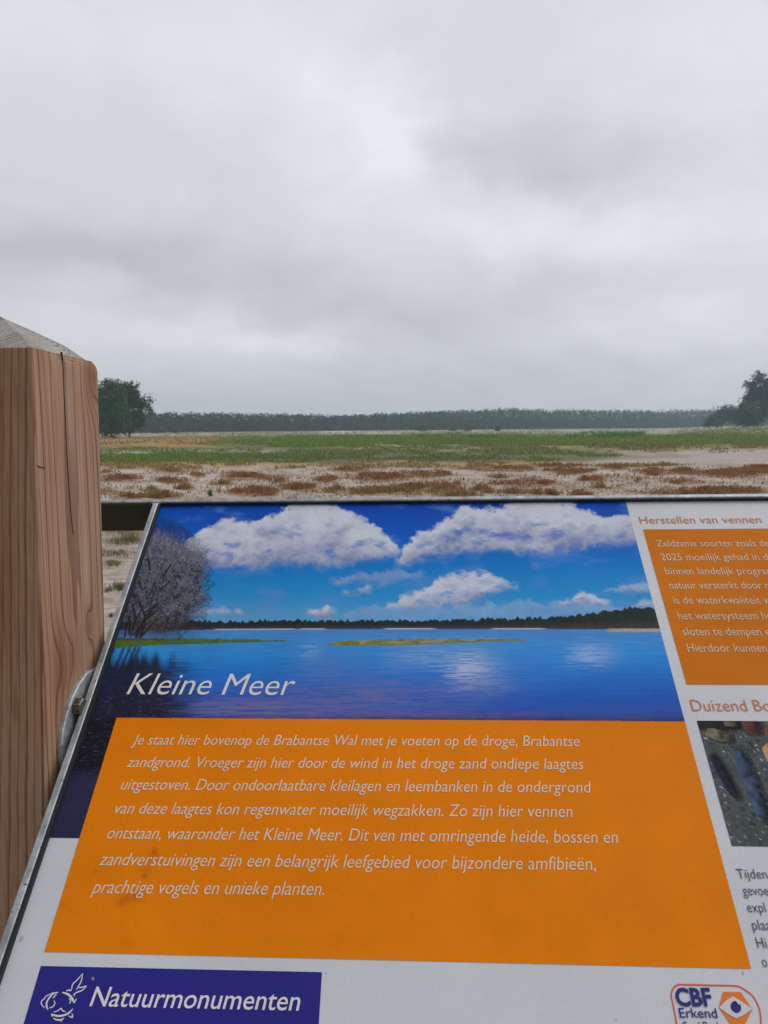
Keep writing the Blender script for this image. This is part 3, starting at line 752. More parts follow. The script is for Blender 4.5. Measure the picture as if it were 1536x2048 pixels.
def prism_u(c, r, d0, d1, sides, cham=0.0, rot=0.0):
    V = []; F = []
    for (d, rr) in ((d0, r), (d1 - cham, r), (d1, r - cham)):
        for k in range(sides):
            t = 2 * math.pi * k / sides + rot
            V.append(c + UH * d + (NH * math.cos(t) + np.array([0, 0, 1]) * math.sin(t)) * rr)
    for l in range(2):
        for k in range(sides): F.append((l * sides + k, l * sides + (k + 1) % sides, (l + 1) * sides + (k + 1) % sides, (l + 1) * sides + k))
    F.append(tuple(range(2 * sides, 3 * sides)))
    return np.array(V), F
m, nt, b = new_mat('bolt_steel'); b.inputs['Metallic'].default_value = .7; b.inputs['Roughness'].default_value = .45
n_ = nd(nt, 'ShaderNodeTexNoise', ins={'Vector': objco(nt), 'Scale': 300.0, 'Detail': 4.0})
nt.links.new(ramp(nt, n_.outputs[0], [(.35, (.07, .062, .055)), (.65, (.24, .22, .20))]), b.inputs['Base Color'])
mesh_obj('bolt', *prism_u(bc, .0082, 0, .0072, 6, .0008, .5), m, ear)

# ---- panel sheet
WHITE = mat_flat('white_laminate', (.66, .67, .71), .5, .3)
panel = mesh_obj('panel', *join([box_b(ao + BAR_T + .0004, A_R - .0004, B_B + BAR_T + .0004, b_in + .0002, -.006, 0.0, .0001)]), WHITE, ROOT)

def raster(name, pxpoly, step, paint, c, extra=None):
    """printed area: grid of ink colours on the panel; rectangle given by picture corners (left, top, right, bottom points)"""
    a0, b1, a1, b0 = pxpoly
    na = max(2, int((a1 - a0) / step)); nb = max(2, int((b1 - b0) / step))
    A, B = np.meshgrid(np.linspace(a0, a1, na), np.linspace(b1, b0, nb))
    P = bp(A, B, c); px, py = project(P.reshape(-1, 3))
    C = paint(px.reshape(A.shape), py.reshape(A.shape), A, B).reshape(-1, 3)
    i, j = np.meshgrid(np.arange(nb - 1), np.arange(na - 1), indexing='ij')
    F = np.stack([i * na + j, (i + 1) * na + j, (i + 1) * na + j + 1, i * na + j + 1], -1)
    if extra is not None: F = F[extra(A, B)[:-1, :-1]]
    return mesh_obj(name, P.reshape(-1, 3), F.reshape(-1, 4), PRINT, panel, C)
PRINT = mat_flat('printed_laminate', None, .6, .12, False)
L1, L2 = .0003, .0006
aL = float(sheet(233.0, 1437.0)[0]); aR = .5978 * S; bM = -.3103 * S; bO = -.5241 * S; bS = -.4318 * S
A_PR = .6094 * S

# ---- printed lake photograph
def stroke_points(seed):
    r = random.Random(seed); segs = []
    def grow(x, y, ang, ln, w, depth):
        if depth == 0 or ln < 2.2: return
        nx = x + math.cos(ang) * ln; ny = y - math.sin(ang) * ln
        segs.append((x, y, nx, ny, w))
        for k in range(r.choice((2, 2, 3))):
            grow(nx, ny, ang + r.uniform(-.62, .62), ln * r.uniform(.66, .9), w * .66, depth - 1)
    return grow, segs
def paint_lake(px, py, A, B):
    W = 1.0
    n = lambda sx, sy, s, o=5: (rfbm if max(sx, sy) < 2.2 * min(sx, sy) else fbm)(px / sx, py / sy, s, o)
    t = np.clip((py - 1004) / 250, 0, 1)
    c = np.zeros(px.shape + (3,))
    def grad(stops):
        out = np.zeros(px.shape + (3,))
        tt = t; ks = [s[0] for s in stops]
        for ch in range(3): out[..., ch] = np.interp(tt, ks, [lin(s[1])[ch] for s in stops])
        return out
    c = grad([(0, (6, 66, 166)), (.25, (8, 84, 182)), (.5, (12, 116, 194)), (.75, (36, 138, 200)), (1, (98, 158, 200))])
    c = c * (.95 + .1 * n(40, 30, 2))[..., None]
    # wisps
    c = mix(c, lin((92, 135, 200)), sstep(.52, .8, n(60, 22, 90)) * .55)
    def cloud(cc, top, base, seed, soft, strength=1.0, body=(196, 200, 213), shade=(128, 138, 176), edge=7):
        xs = [p[0] for p in top]; yt = np.interp(px, xs, [p[1] for p in top]); yb = np.interp(px, [p[0] for p in base], [p[1] for p in base])
        bil = billow(px / 26, py / 21, seed)
        wob = (n(26, 20, seed) - .5) * 2
        u_ = (py - (yt - (bil - .62) * edge * 4.2 + wob * edge)); l_ = ((yb + wob * 12 + (bil - .62) * 14) - py)
        inx = sstep(xs[0] - 14, xs[0] + 10, px) * (1 - sstep(xs[-1] - 10, xs[-1] + 14, px))
        al = sstep(-3, 9, u_) * sstep(-5, soft, l_) * inx * strength * (1 - .55 * sstep(.55, .75, n(34, 16, seed + 3)) * sstep(.15, .5, np.clip((py - yt) / np.maximum(yb - yt, 1), 0, 1)))
        hh = np.clip((py - yt) / np.maximum(yb - yt, 1), 0, 1)
        k = np.clip(hh * 1.15 - .14 + (n(60, 26, seed + 9) - .5) * 1.0 - (bil - .66) * 1.05, 0, 1)
        col = np.asarray(lin(body)) * (1 - k[..., None]) + np.asarray(lin(shade)) * k[..., None]
        col = col * (.90 + .2 * n(24, 15, seed + 11))[..., None]
        return cc * (1 - al[..., None]) + col * al[..., None]
    c = cloud(c, [(372, 1088), (395, 1064), (440, 1044), (470, 1040), (500, 1049), (530, 1032), (560, 1022), (585, 1008), (612, 1003), (650, 1004), (668, 1014), (690, 1020), (720, 1036), (745, 1052), (775, 1068), (798, 1096)],
              [(372, 1132), (470, 1140), (560, 1132), (640, 1136), (720, 1134), (798, 1112)], 10, 22)
    c = cloud(c, [(798, 1116), (810, 1092), (840, 1068), (870, 1052), (900, 1036), (925, 1014), (960, 1016), (990, 1020), (1020, 1004), (1080, 998), (1130, 1002), (1165, 1020), (1205, 1036), (1240, 1030), (1290, 1026)],
              [(798, 1136), (850, 1122), (950, 1104), (1060, 1108), (1180, 1100), (1290, 1082)], 20, 20)
    c = cloud(c, [(770, 1216), (800, 1196), (840, 1184), (860, 1172), (880, 1158), (910, 1150), (950, 1146), (980, 1146), (1000, 1160)], [(770, 1222), (860, 1214), (940, 1208), (965, 1190), (1000, 1166)], 30, 10, .95, edge=6)
    c = cloud(c, [(660, 1166), (720, 1148), (790, 1142), (850, 1150)], [(660, 1172), (760, 1176), (850, 1160)], 34, 16, .55, (150, 165, 200), (110, 140, 190))
    c = cloud(c, [(960, 1178), (985, 1166), (1015, 1160), (1030, 1172)], [(960, 1186), (1030, 1180)], 36, 8, .75)
    c = cloud(c, [(1120, 1206), (1150, 1194), (1168, 1186), (1190, 1194), (1215, 1204)], [(1120, 1210), (1215, 1212)], 40, 8, .85)
    c = cloud(c, [(618, 1228), (632, 1216), (655, 1213), (664, 1222)], [(618, 1232), (664, 1232)], 44, 6, .9)
    c = cloud(c, [(690, 1182), (712, 1176), (738, 1174)], [(690, 1188), (738, 1184)], 46, 6, .7)
    c = cloud(c, [(1210, 1182), (1260, 1170), (1310, 1172)], [(1210, 1186), (1310, 1186)], 48, 8, .5)
    c = cloud(c, [(1260, 1214), (1290, 1202), (1330, 1204)], [(1260, 1220), (1330, 1222)], 49, 8, .55)
    c = cloud(c, [(378, 1228), (420, 1220), (500, 1222)], [(378, 1234), (500, 1230)], 50, 6, .5)
    c = cloud(c, [(660, 1236), (760, 1208), (900, 1212), (1060, 1204), (1240, 1214)], [(660, 1244), (1240, 1240)], 52, 14, .45, (150, 175, 208), (120, 155, 200))
    # wood on the far shore of the printed lake
    top = np.interp(px, [190, 370, 520, 780, 980, 1080, 1180, 1250, 1320, 1400], [1244, 1243, 1242, 1240, 1239, 1236, 1228, 1218, 1212, 1208]) + (n(5, 400, 60, 3) - .5) * 11 + (n(18, 400, 64, 2) - .5) * 5
    shore = np.interp(px, [190, 370, 700, 1100, 1340], [1260, 1260, 1258, 1258, 1259])
    wd = sstep(-1, 1, py - top) * (py < shore)
    tc_ = lin((34, 44, 44)) * (.55 + .9 * n(4, 5, 61, 3))[..., None]
    low = sstep(0.45, .9, (py - top) / np.maximum(shore - top, 1))
    tc_ = tc_ * (1 - low[..., None] * .6) + (np.asarray(lin((72, 60, 62))) * (.5 + 1.0 * n(2.2, 40, 62, 2))[..., None]) * low[..., None] * .6
    c = c * (1 - wd[..., None]) + tc_ * wd[..., None]
    # water
    w = sstep(-.6, .6, py - shore)
    tw = np.clip((py - 1258) / 182, 0, 1)
    wc = np.zeros_like(c)
    st = [(0, (76, 128, 192)), (.12, (62, 136, 204)), (.28, (44, 134, 208)), (.5, (34, 112, 198)), (.75, (34, 88, 178)), (1, (52, 78, 158))]
    for ch in range(3): wc[..., ch] = np.interp(tw, [s[0] for s in st], [lin(s[1])[ch] for s in st])
    rp = n(30, 1.6, 70, 4); rp2 = n(70, 3.4, 71, 4)
    wc = wc * (.78 + .28 * rp + .16 * rp2)[..., None]
    def glow(cx, cy, rx, ry, col, s):
        q = np.exp(-(((px - cx + (rp - .5) * 60) / rx) ** 2 + ((py - cy) / ry) ** 2)); return q * s * (.35 + 1.3 * sstep(.3, .7, rp)), lin(col)
    for (cx, cy, rx, ry, col, s) in ((945, 1338, 52, 36, (170, 180, 206), .7), (850, 1308, 60, 22, (130, 158, 204), .55), (640, 1330, 60, 30, (88, 120, 184), .4), (1190, 1312, 40, 22, (150, 172, 212), .5), (960, 1372, 60, 16, (124, 140, 190), .5), (800, 1320, 40, 40, (90, 130, 195), .35), (1060, 1330, 70, 40, (80, 125, 195), .3), (628, 1300, 16, 16, (130, 165, 215), .5),
                                     (1190, 1310, 34, 22, (130, 165, 215), .5), (740, 1390, 190, 34, (104, 104, 158), .55), (520, 1420, 190, 26, (112, 106, 150), .65), (830, 1432, 230, 10, (104, 92, 148), .5),
                                     (700, 1340, 60, 40, (84, 112, 178), .35), (1260, 1440, 90, 5, (120, 100, 140), .45)):
        g, col = glow(cx, cy, rx, ry, col, s); wc = mix(wc, col, np.clip(g, 0, .95))
    # dark reflection of the bare tree and of the trunks
    dk = (1 - sstep(310, 420, px + (rp - .5) * 100 - (py - 1330) * .10)) * sstep(1300, 1335, py + (n(12, 60, 75) - .5) * 46)
    wc = mix(wc, lin((30, 28, 36)), np.clip(dk * (.8 + .3 * rp), 0, .95))
    for tx in (231, 250, 262, 273, 281):
        s_ = np.exp(-((px - tx + (py - 1290) * .42 + (rp - .5) * 4) / 3.2) ** 2) * band(py, 1292, 1345, 5); wc = mix(wc, lin((30, 28, 34)), s_ * .85)
    wc = mix(wc, lin((24, 22, 26)), sstep(1425, 1450, py) * .8)
    spk = sstep(.70, .80, n(7, 1.3, 78, 2)) * sstep(1330, 1400, py) * (1 - sstep(300, 380, px)); wc = mix(wc, lin((96, 94, 104)), spk * .45)
    wc = mix(wc, lin((44, 42, 74)), sstep(1530, 1560, py + (n(30, 12, 79) - .5) * 26) * .9)
    c = c * (1 - w[..., None]) + wc * w[..., None]
    # sand line
    for (x0, x1) in ((430, 590), (770, 870), (985, 1090), (600, 650)):
        c = mix(c, lin((176, 172, 176)), band(px, x0, x1, 8) * band(py, shore - 1.8, shore + .6, .7))
    c = mix(c, lin((170, 160, 140)), band(px, 1216, 1345, 8) * band(py, 1257, 1264 , 1.2) * (.5 + .6 * n(6, 3, 81)))
    # grassy spit and island
    yi = np.interp(px, [645, 700, 760, 900, 1000, 1060], [1287, 1281, 1279, 1278, 1277, 1280]); yl = np.interp(px, [645, 690, 800, 900, 1000, 1060], [1289, 1292, 1291, 1287, 1283, 1281.5])
    isl = band(px, 655, 1054, 6) * sstep(-1, 1, py - yi + (n(4, 100, 83, 2) - .5) * 5) * sstep(-1, 1.5, yl - py)
    ic = np.asarray(lin((112, 118, 52))) * (.6 + .8 * n(7, 3, 84))[..., None]
    ic = mix(ic, lin((156, 142, 110)), sstep(.45, .6, n(26, 5, 85)) * sstep(0, 1, (yl - 3 - py)) * .8)
    c = c * (1 - isl[..., None]) + ic * isl[..., None]
    yt = np.interp(px, [190, 300, 420, 580], [1276, 1276, 1277, 1280.5]); yl = np.interp(px, [190, 230, 300, 420, 590], [1303, 1297, 1291, 1287, 1282.5])
    sp_ = sstep(-1, 1.2, py - yt + (n(5, 90, 86, 2) - .5) * 4) * sstep(-1, 1.2, yl - py) * (1 - sstep(565, 585, px))
    gc = np.asarray(lin((74, 104, 38))) * (.6 + .8 * n(9, 3, 87))[..., None]
    gc = mix(gc, lin((78, 66, 48)), (1 - sstep(0, 6, py - yt - 2)) * (1 - sstep(300, 400, px)) * .85)
    c = c * (1 - sp_[..., None]) + gc * sp_[..., None]
    # the bare tree: twigs drawn stroke by stroke into a coverage map
    fine = np.zeros(px.shape); a0, a1 = A[0, 0], A[0, -1]; b1, b0 = B[0, 0], B[-1, 0]; nb, na = A.shape
    body = np.exp(-(((px - 318) / 66) ** 4 + ((py - 1160) / 74) ** 4))
    bush = np.exp(-(((px - 300) / 85) ** 4 + ((py - 1252) / 26) ** 4))
    q = ((px - 312) / (104 + 16 * (n(26, 26, 97) - .5) * 2)) ** 2 + ((py - 1162) / 110) ** 2
    body = (1 - sstep(.62, 1.02, q + (n(16, 14, 98) - .5) * .55)) * (py < 1279)
    tk = sstep(.28, .62, n(3.0, 3.0, 88, 3) * .7 + n(13, 16, 96) * .45 - .08 + .16 * sstep(1180, 1060, py))
    tcol = np.asarray(lin((48, 41, 40))) * (1 - tk[..., None]) + np.asarray(lin((140, 138, 148))) * tk[..., None]
    ba = np.clip(body * (.58 + .6 * n(5, 5, 93, 3)), 0, .96); c = c * (1 - ba[..., None]) + tcol * ba[..., None]
    c = mix(c, lin((60, 54, 52)), bush * (.45 + .5 * n(5, 4, 89)) * (py < 1279))
    grow, segs = stroke_points(5)
    for (x, y, an, ln, ww, d) in ((262, 1272, 1.30, 34, 5, 9), (273, 1274, 1.15, 36, 6, 9), (282, 1274, 1.35, 40, 6, 9), (250, 1274, 1.45, 30, 4, 8), (284, 1272, .85, 34, 4, 8), (232, 1278, 1.3, 26, 3.5, 8), (268, 1270, .95, 40, 4, 9), (290, 1262, .45, 26, 2.5, 7), (258, 1268, 1.5, 34, 3, 8), (300, 1190, 1.2, 26, 3, 8), (320, 1180, .7, 26, 3, 8), (330, 1150, 1.1, 24, 3, 8), (300, 1140, 1.7, 22, 3, 8), (350, 1190, .4, 20, 2.5, 7), (290, 1225, .6, 32, 3, 8), (310, 1240, .25, 26, 2.5, 7), (285, 1180, 2.0, 20, 3, 7), (340, 1110, 1.3, 18, 2, 7), (320, 1090, 1.6, 14, 2, 7), (360, 1160, .8, 18, 2, 7)):
        grow(x, y, an, ln, ww, d)
    for _ in range(2600):                                    # outer twigs fan away from the stems
        an = random.uniform(0, 2 * math.pi); rr = math.sqrt(random.random()) * 1.0
        x = 314 + 100 * rr * math.cos(an); y = 1160 - 106 * rr * math.sin(an)
        if y > 1268: continue
        dx, dy = x - 276, 1285 - y; an2 = math.atan2(dy * .75, dx) + random.gauss(0, .38); ln = random.uniform(8, 20)
        segs.append((x, y, x + ln * math.cos(an2), y - ln * math.sin(an2), random.choice((.6, .8, 1.2))))
    for (x, y, X, Y, ww) in segs:
        ox, oy = 316, 1165
        q = ((X - ox) / 112) ** 2 + ((Y - oy) / 118) ** 2
        if q > 1.0 and random.random() < min(1, (q - 1.0) * 4.0): continue
        m_ = max(2, int(math.hypot(X - x, Y - y) * 2.2)); tt = np.linspace(0, 1, m_)
        sx = x + (X - x) * tt + np.sin(tt * 5 + x) * .5; sy = y + (Y - y) * tt
        aa, bb_ = sheet(sx, sy)
        j = (aa - a0) / (a1 - a0) * (na - 1); i = (bb_ - b1) / (b0 - b1) * (nb - 1)
        k = max(0, int(ww * .36))
        for di in range(-k, k + 1):
            for dj in range(-k, k + 1):
                ii = np.round(i + di).astype(int); jj = np.round(j + dj).astype(int)
                ok = (ii >= 0) & (ii < nb) & (jj >= 0) & (jj < na)
                fine[ii[ok], jj[ok]] = np.maximum(fine[ii[ok], jj[ok]], min(1, .42 + ww * .2))
    tone = np.asarray(lin((36, 30, 33))) * (.5 + 1.0 * n(9, 9, 91))[..., None]
    c = c * (1 - (fine * .95)[..., None]) + tone * (fine * .95)[..., None]
    return np.clip(c * INK, 0, .86)
raster('lake_photograph', (float(a_out + BAR_T + .0012), float(sheet(780.0, 1005.0)[1]), aR, bS), .00060, paint_lake, L1,
       lambda A, B: (B > bM) | (A < aL))
# ---- orange field with rain splashes
def paint_orange(px, py, A, B):
    c = np.tile(ink(250, 120, 0), px.shape + (1,))
    c = c * (.955 + .09 * fbm(px / 60, py / 60, 120))[..., None]
    for (x, y, rx, ry, s) in ((310, 1702, 5, 5, .6), (288, 1752, 5, 5, .55), (308, 1712, 14, 9, .25), (290, 1738, 12, 16, .2), (262, 1796, 22, 10, .4), (240, 1806, 12, 8, .3), (275, 1788, 9, 5, .35), (255, 1885, 14, 10, .16), (190, 1742, 3, 3, .35), (1000, 1855, 50, 14, .06), (700, 1880, 120, 14, .07)):
        q = np.exp(-((px - x) / rx) ** 2 - ((py - y) / ry) ** 2) * s * (.3 + 1.4 * fbm(px / 4.5, py / 4.5, 130))
        c = mix(c, ink(140, 60, 8), np.clip(q, 0, .9))
    spots = sstep(.80, .86, fbm(px / 9, py / 9, 140, 2)); c = mix(c, ink(176, 86, 4), spots * .15)
    return c
raster('orange_text_block', (aL, bM, aR, bO), .0014, paint_orange, L1)
def paint_brown(px, py, A, B): return np.tile(ink(196, 108, 0), px.shape + (1,)) * (.95 + .1 * fbm(A * 40, B * 40, 150))[..., None]
B_END = A_R - .03
raster('brown_text_block', (A_PR, float(sheet(1372.0, 1059.0)[1]) if False else -.0533 * S, B_END, -.2691 * S), .004, paint_brown, L1)
# ---- printed photograph of finds in gravel
def paint_finds(px, py, A, B):
    x = A / S * 1000; y = -B / S * 1000                     # panel thousandths: 609.. across, 310..430 down
    n = lambda s, q, o=4: fbm(x / s, y / s, q, o)
    c = np.asarray(lin((78, 84, 84))) * (.55 + .8 * n(2.2, 160, 3))[..., None]
    c = mix(c, lin((60, 72, 66)), sstep(.45, .7, n(18, 161)) * .6)
    c = mix(c, lin((196, 200, 204)), sstep(.78, .86, n(1.5, 162, 2)) * .8)
    c = mix(c, lin((24, 26, 28)), sstep(.66, .8, n(2.2, 163, 2)) * .7)
    def lump(cx, cy, rx, ry, rot, col, dark, seed, pw=3.0):
        X = (x - cx) * math.cos(rot) + (y - cy) * math.sin(rot); Y = -(x - cx) * math.sin(rot) + (y - cy) * math.cos(rot)
        q = np.abs(X / rx) ** pw + np.abs(Y / ry) ** pw + (n(5, seed) - .5) * .7
        m_ = 1 - sstep(.85, 1.05, q); k = np.clip(.5 + X / rx * .55 + (n(4, seed + 1) - .5) * 1.3, 0, 1)
        col_ = np.asarray(lin(col)) * (1 - k[..., None]) + np.asarray(lin(dark)) * k[..., None]
        sh = (1 - sstep(.8, 1.9, np.abs((X - 2.2) / rx) ** pw + np.abs((Y - 1.5) / ry) ** pw))
        return m_, col_ * (.75 + .5 * n(2.5, seed + 2))[..., None], sh
    for args in ((630, 312, 24, 8, 0, (44, 40, 36), (20, 20, 22), 170), (626, 325, 12, 6, .3, (128, 122, 98), (48, 46, 38), 172), (640, 313, 6, 3, 0, (120, 108, 88), (60, 50, 42), 174), (660, 316, 9, 8, 0, (100, 60, 52), (44, 26, 26), 176),
                 (678, 322, 8, 7, 0, (116, 76, 60), (56, 36, 32), 178), (642, 374, 7.5, 34, -.06, (72, 88, 116), (22, 26, 36), 180), (620, 366, 5, 22, -.25, (40, 44, 60), (14, 14, 18), 182), (676, 356, 10, 24, -.3, (196, 150, 112), (120, 84, 60), 184), (690, 400, 12, 12, 0, (120, 110, 100), (40, 36, 34), 186), (720, 370, 12, 26, .3, (150, 132, 112), (60, 54, 48), 188), (760, 350, 18, 14, .3, (90, 96, 120), (30, 30, 40), 190), (800, 390, 20, 16, 0, (140, 120, 90), (60, 50, 40), 192)):
        m_, col_, sh = lump(*args); c = mix(c, lin((22, 24, 24)), sh * .6); c = c * (1 - m_[..., None]) + col_ * m_[..., None]
    return np.clip(c * INK, 0, .86)
raster('finds_photograph', (A_PR, -.3098 * S, B_END, -.4298 * S), .0011, paint_finds, L1)

# ---- flat printed shapes and lettering
def flat_mat(name, rgb): return mat_flat(name, ink(*rgb), .45, .3, False)
INKS = dict(white=flat_mat('white_ink', (212, 208, 208)), cream=mat_flat('cream_ink', (.78, .69, .56), .5, .2, False), tan=mat_flat('tan_ink', (.74, .60, .44), .5, .2, False), brown=flat_mat('brown_ink', (186, 110, 48)),
            slate=flat_mat('slate_ink', (70, 74, 84)), navy=flat_mat('navy_ink', (36, 34, 112)), logo=flat_mat('logo_blue_ink', (34, 30, 122)), red=flat_mat('red_ink', (206, 84, 60)), orange=flat_mat('orange_ink', (230, 112, 30)), grey=flat_mat('dirt', (120, 120, 112)))
def poly(name, pts, mat, c, parent=panel):
    a, b = sheet(np.array([p[0] for p in pts], float), np.array([p[1] for p in pts], float))
    P = bp(a, b, c)
    bm = bmesh.new(); off = np.array(origin(parent))
    f = bm.faces.new([bm.verts.new(tuple(p - off)) for p in P]); bmesh.ops.triangulate(bm, faces=[f]); bm.normal_update()
    me = bpy.data.meshes.new(name); bm.to_mesh(me); bm.free()
    me.materials.append(mat); o = bpy.data.objects.new(name, me); COL.objects.link(o); o.parent = parent
    return o
def ribbon(pts, w, closed=False, taper=False):
    """a printed line through picture points, w metres wide -> verts, faces on the panel (2-D)"""
    p = np.array(pts, float)
    q = [p[0]]
    for i in range(len(p) - 1):                             # Catmull-Rom through the points
        p0 = p[max(i - 1, 0)]; p1 = p[i]; p2 = p[i + 1]; p3 = p[min(i + 2, len(p) - 1)]
        v1 = p1 - p0; v2 = p2 - p1; v3 = p3 - p2
        for t in (.25, .5, .75, 1):
            k = .5 * ((2 * p1) + (-p0 + p2) * t + (2 * p0 - 5 * p1 + 4 * p2 - p3) * t * t + (-p0 + 3 * p1 - 3 * p2 + p3) * t ** 3); q.append(k)
    q = np.array(q); a, b = sheet(q[:, 0], q[:, 1]); q = np.stack([a, b], 1)
    d = np.gradient(q, axis=0); d /= np.maximum(np.linalg.norm(d, axis=1), 1e-9)[:, None]; nn = np.stack([-d[:, 1], d[:, 0]], 1)
    ww = np.full(len(q), w / 2)
    if taper: ww *= np.interp(np.linspace(0, 1, len(q)), [0, .3, .8, 1], [.5, 1.1, 1.1, .4])
    V = np.vstack([q + nn * ww[:, None], q - nn * ww[:, None]]); n = len(q)
    return V, [(i, i + 1, n + i + 1, n + i) for i in range(n - 1)]
def ribbons(name, strokes, mat, c, parent):
    V = []; F = []
    for (pts, w, tp) in strokes:
        v, f = ribbon(pts, w, taper=tp); k = sum(len(x) for x in V); V.append(v); F += [tuple(i + k for i in q)[::-1] for q in f]
    V = np.vstack(V); return mesh_obj(name, bp(V[:, 0], V[:, 1], c), F, mat, parent)
def text_mesh(body, offset=0.0, shear=0.0):
    cu = bpy.data.curves.new('lettering', 'FONT'); cu.body = body; cu.size = 1.0; cu.offset = offset; cu.shear = shear; cu.resolution_u = 3; cu.fill_mode = 'FRONT'
    o = bpy.data.objects.new('lettering', cu); COL.objects.link(o)
    dg = bpy.context.evaluated_depsgraph_get(); dg.update()
    me = o.evaluated_get(dg).to_mesh(); V = np.array([v.co[:2] for v in me.vertices]); F = [tuple(p.vertices) for p in me.polygons]
    o.evaluated_get(dg).to_mesh_clear(); bpy.data.objects.remove(o); bpy.data.curves.remove(cu)
    return V, F
CAP = float(np.ptp(text_mesh('H')[0][:, 1]))
def lettering(name, lines, mat, c, parent=None, offset=0.0, shear=0.0, tail=None):
    """lines: (text, x0, y0, x1, y1, cap height in metres[, rest]) - baseline from picture point to picture point"""
    VV = []; FF = []
    for ln in lines:
        txt, x0, y0, x1, y1, cap = ln[:6]; rest = ln[6] if len(ln) > 6 else ''
        V, F = text_mesh(txt, offset, shear); w0 = V[:, 0].min(); w1 = V[:, 0].max()
        if rest: V, F = text_mesh(txt + rest, offset, shear)
        (a0, a1), (b0, b1) = sheet(np.array([x0, x1], float), np.array([y0, y1], float))
        sx = (a1 - a0) / (w1 - w0); sy = cap / CAP
        X = a0 + (V[:, 0] - w0) * sx; Y = b0 + (X - a0) * (b1 - b0) / (a1 - a0) + V[:, 1] * sy
        k = sum(len(v) for v in VV); VV.append(np.stack([X, Y], 1)); FF += [tuple(i + k for i in f) for f in F]
    V = np.vstack(VV)
    return mesh_obj(name, bp(V[:, 0], V[:, 1], c), FF, mat, parent or panel)

IT = .20
lettering('title_lettering', [('Kleine Meer', 253, 1389, 588, 1391, .0228)], INKS['white'], L2, offset=-.004, shear=IT)
body = [('Je staat hier bovenop de Brabantse Wal met je voeten op de droge, Brabantse', 263, 1160), ('zandgrond. Vroeger zijn hier door de wind in het droge zand ondiepe laagtes', 253, 1168),
        ('uitgestoven. Door ondoorlaatbare kleilagen en leembanken in de ondergrond', 241, 1184), ('van deze laagtes kon regenwater moeilijk wegzakken. Zo zijn hier vennen', 228, 1146),
        ('ontstaan, waaronder het Kleine Meer. Dit ven met omringende heide, bossen en', 213, 1237), ('zandverstuivingen zijn een belangrijk leefgebied voor bijzondere amfibieën,', 198, 1192), ('prachtige vogels en unieke planten.', 183, 648)]
ys = [(1490, 1493), (1535, 1539), (1580, 1586), (1628, 1635), (1678, 1687), (1731, 1741), (1787, 1791)]
lettering('body_lettering', [(t, x0, y[0], x1, y[1], .0099) for (t, x0, x1), y in zip(body, ys)], INKS['cream'], L2, offset=-.0045, shear=IT)
lettering('heading_lettering', [('Herstellen van vennen', 1281, 1047.5, 1524, 1046, .0108)], INKS['brown'], L2, offset=-.006)
lettering('heading_lettering', [('Duizend', 1385, 1422.5, 1496, 1422.5, .0114, ' Bo')], INKS['brown'], L2, offset=-.008)
lettering('brown_block_lettering', [('Zeldzame soorten zoals', 1314.5, 1094, 1513, 1093.5, .0094, ' de'), ('2025 moeilijk gehad in', 1323.5, 1121.5, 1520, 1121, .0094, ' de'), ('binnen landelijk', 1331.5, 1149.5, 1468.5, 1149.5, .0094, ' program'),
          ('natuur versterkt door', 1340, 1178, 1525, 1178, .0094, ' m'), ('is de waterkwaliteit', 1348.5, 1208, 1522, 1208, .0094, ' v'), ('het watersysteem', 1357.5, 1239.5, 1516.5, 1239.5, .0094, ' he'),
          ('sloten te dempen', 1367, 1271.5, 1524, 1271.5, .0094, ' e'), ('Hierdoor kunnen', 1376.5, 1304.5, 1535, 1304.5, .0094)], INKS['tan'], L2, offset=-.0045)
lettering('caption_lettering', [('Tijden', 1476, 1757, 1536, 1757.5, .0069), ('gevo', 1487, 1790.5, 1528, 1791, .0069, 'e'), ('expl', 1496, 1824.5, 1533, 1825, .0069), ('pla', 1506, 1860, 1533, 1860.5, .0069, 'a'), ('Hi', 1515.5, 1896, 1535, 1896.5, .0069), ('o', 1526, 1934, 1536, 1934, .0069)], INKS['slate'], L2, offset=-.004)

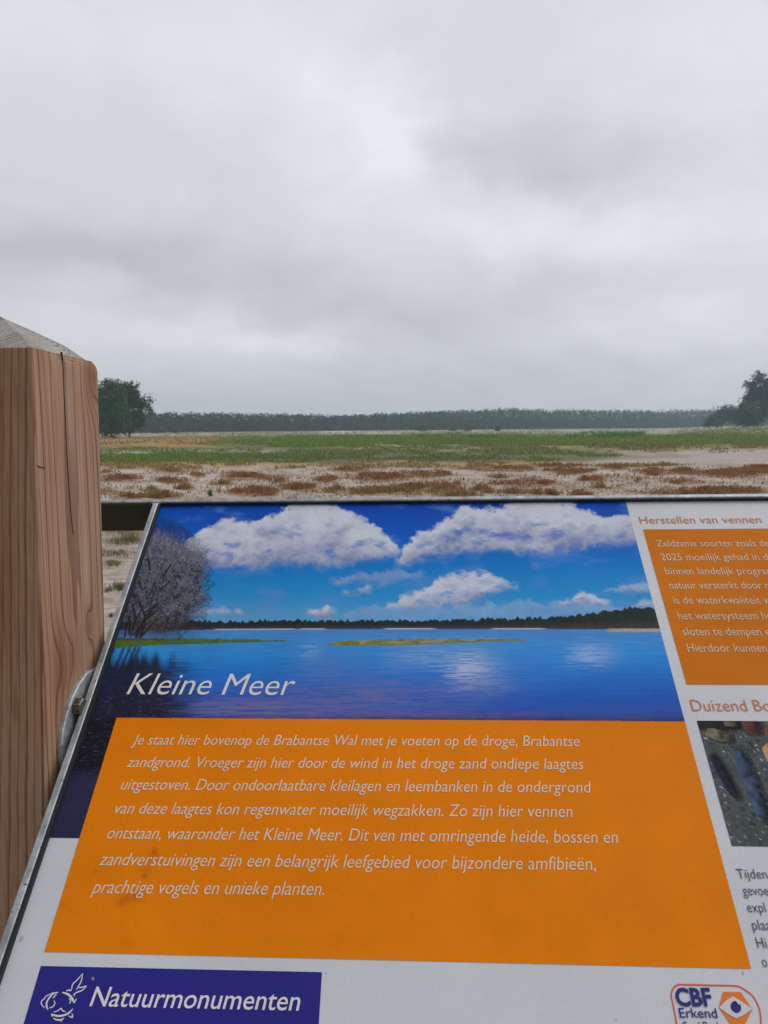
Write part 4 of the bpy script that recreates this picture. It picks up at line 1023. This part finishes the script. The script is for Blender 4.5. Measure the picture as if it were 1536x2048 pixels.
# ---- blue field with name and emblem
blue = poly('name_field', [(82, 1932), (644, 1944.5), (637, 2060), (44, 2060)], INKS['logo'], L1)
lettering('name_lettering', [('Natuurmonumenten', 179, 2012.5, 599, 2021.5, .0119)], INKS['white'], L2, blue, offset=.004, shear=.13)
q = lambda *p: [(x / 5.12, 1900 + y / 5.12) for x, y in p]
EMB = [(q((726, 424), (738, 392), (748, 352), (790, 312), (848, 243)), .0010, True), (q((848, 243), (838, 310), (815, 360), (782, 412)), .0010, True), (q((806, 386), (846, 384), (892, 368)), .0010, True), (q((892, 368), (850, 412), (790, 436), (760, 458), (764, 474)), .0010, True),
        (q((680, 422), (712, 412), (730, 424)), .0010, True), (q((640, 436), (700, 456), (742, 500), (764, 546)), .0016, True), (q((764, 546), (786, 500)), .0008, True), (q((708, 494), (728, 520), (712, 552)), .0010, True), (q((600, 434), (542, 454), (498, 506), (478, 560), (494, 614)), .0015, True),
        (q((552, 436), (506, 458), (466, 482), (458, 502), (430, 522), (430, 562), (462, 596)), .0009, True), (q((582, 454), (560, 476), (546, 498)), .0010, True), (q((556, 518), (564, 550), (542, 584), (508, 594)), .0010, True), (q((550, 638), (592, 626), (628, 600), (642, 622), (676, 636)), .0009, True),
        (q((528, 656), (580, 676), (640, 674), (700, 652), (750, 604)), .0015, True), (q((704, 676), (746, 692), (738, 650)), .0009, True), (q((528, 656), (542, 686)), .0009, True), (q((550, 698), (580, 716), (626, 716), (660, 698)), .0011, True), (q((622, 736), (640, 716)), .0010, True)]
ribbons('emblem', [(p_, w_ * .72, t_) for p_, w_, t_ in EMB], INKS['white'], L2, blue)
ring = [(186.5 + 3.6 * math.cos(t), 1958 + 3.8 * math.sin(t)) for t in np.linspace(0, 2 * math.pi, 13)[:-1]][::-1]
poly('dirt_spot', ring, INKS['grey'], L2 + .0002, blue)

# ---- certificate mark
q = lambda *p: [(1300 + x / 6.508, 1940 + y / 6.508) for x, y in p]
mark = ribbons('certificate_mark', [(q((372, 860), (345, 700), (310, 500), (278, 345), (288, 270), (320, 218), (375, 190)), .0010, False), (q((375, 190), (600, 194), (860, 202), (1050, 203)), .0010, False),
        (q((1050, 203), (1150, 215), (1250, 270), (1340, 345), (1405, 460), (1436, 580), (1442, 720), (1425, 860)), .0010, False)], INKS['red'], L1, panel)
lettering('mark_initials', [('CBF', 1354, 2011.5, 1426, 2011.5, .0101)], INKS['navy'], L2, mark, offset=.035)
lettering('mark_lettering', [('Erkend', 1360, 2035.5, 1435.5, 2036, .0056), ('Goed Doel', 1366, 2060, 1438, 2060, .0046)], INKS['navy'], L2, mark, offset=.006)
poly('hexagon', q((948, 286), (1178, 288), (1332, 510), (1190, 800), (1110, 800), (894, 490))[::-1], INKS['orange'], L1, mark)
poly('eye_white', q((900, 490), (985, 405), (1075, 345), (1170, 400), (1330, 508), (1215, 590), (1122, 632), (1010, 575))[::-1], WHITE, L2, mark)
poly('pupil', [(1300 + x / 6.508, 1940 + y / 6.508) for x, y in ((1110, 405), (1104, 440), (1120, 468), (1150, 460), (1160, 440), (1178, 470), (1182, 510), (1165, 548), (1130, 563), (1090, 550), (1058, 520), (1045, 478), (1052, 438), (1076, 412))][::-1], INKS['navy'], L2 + .0003, mark)
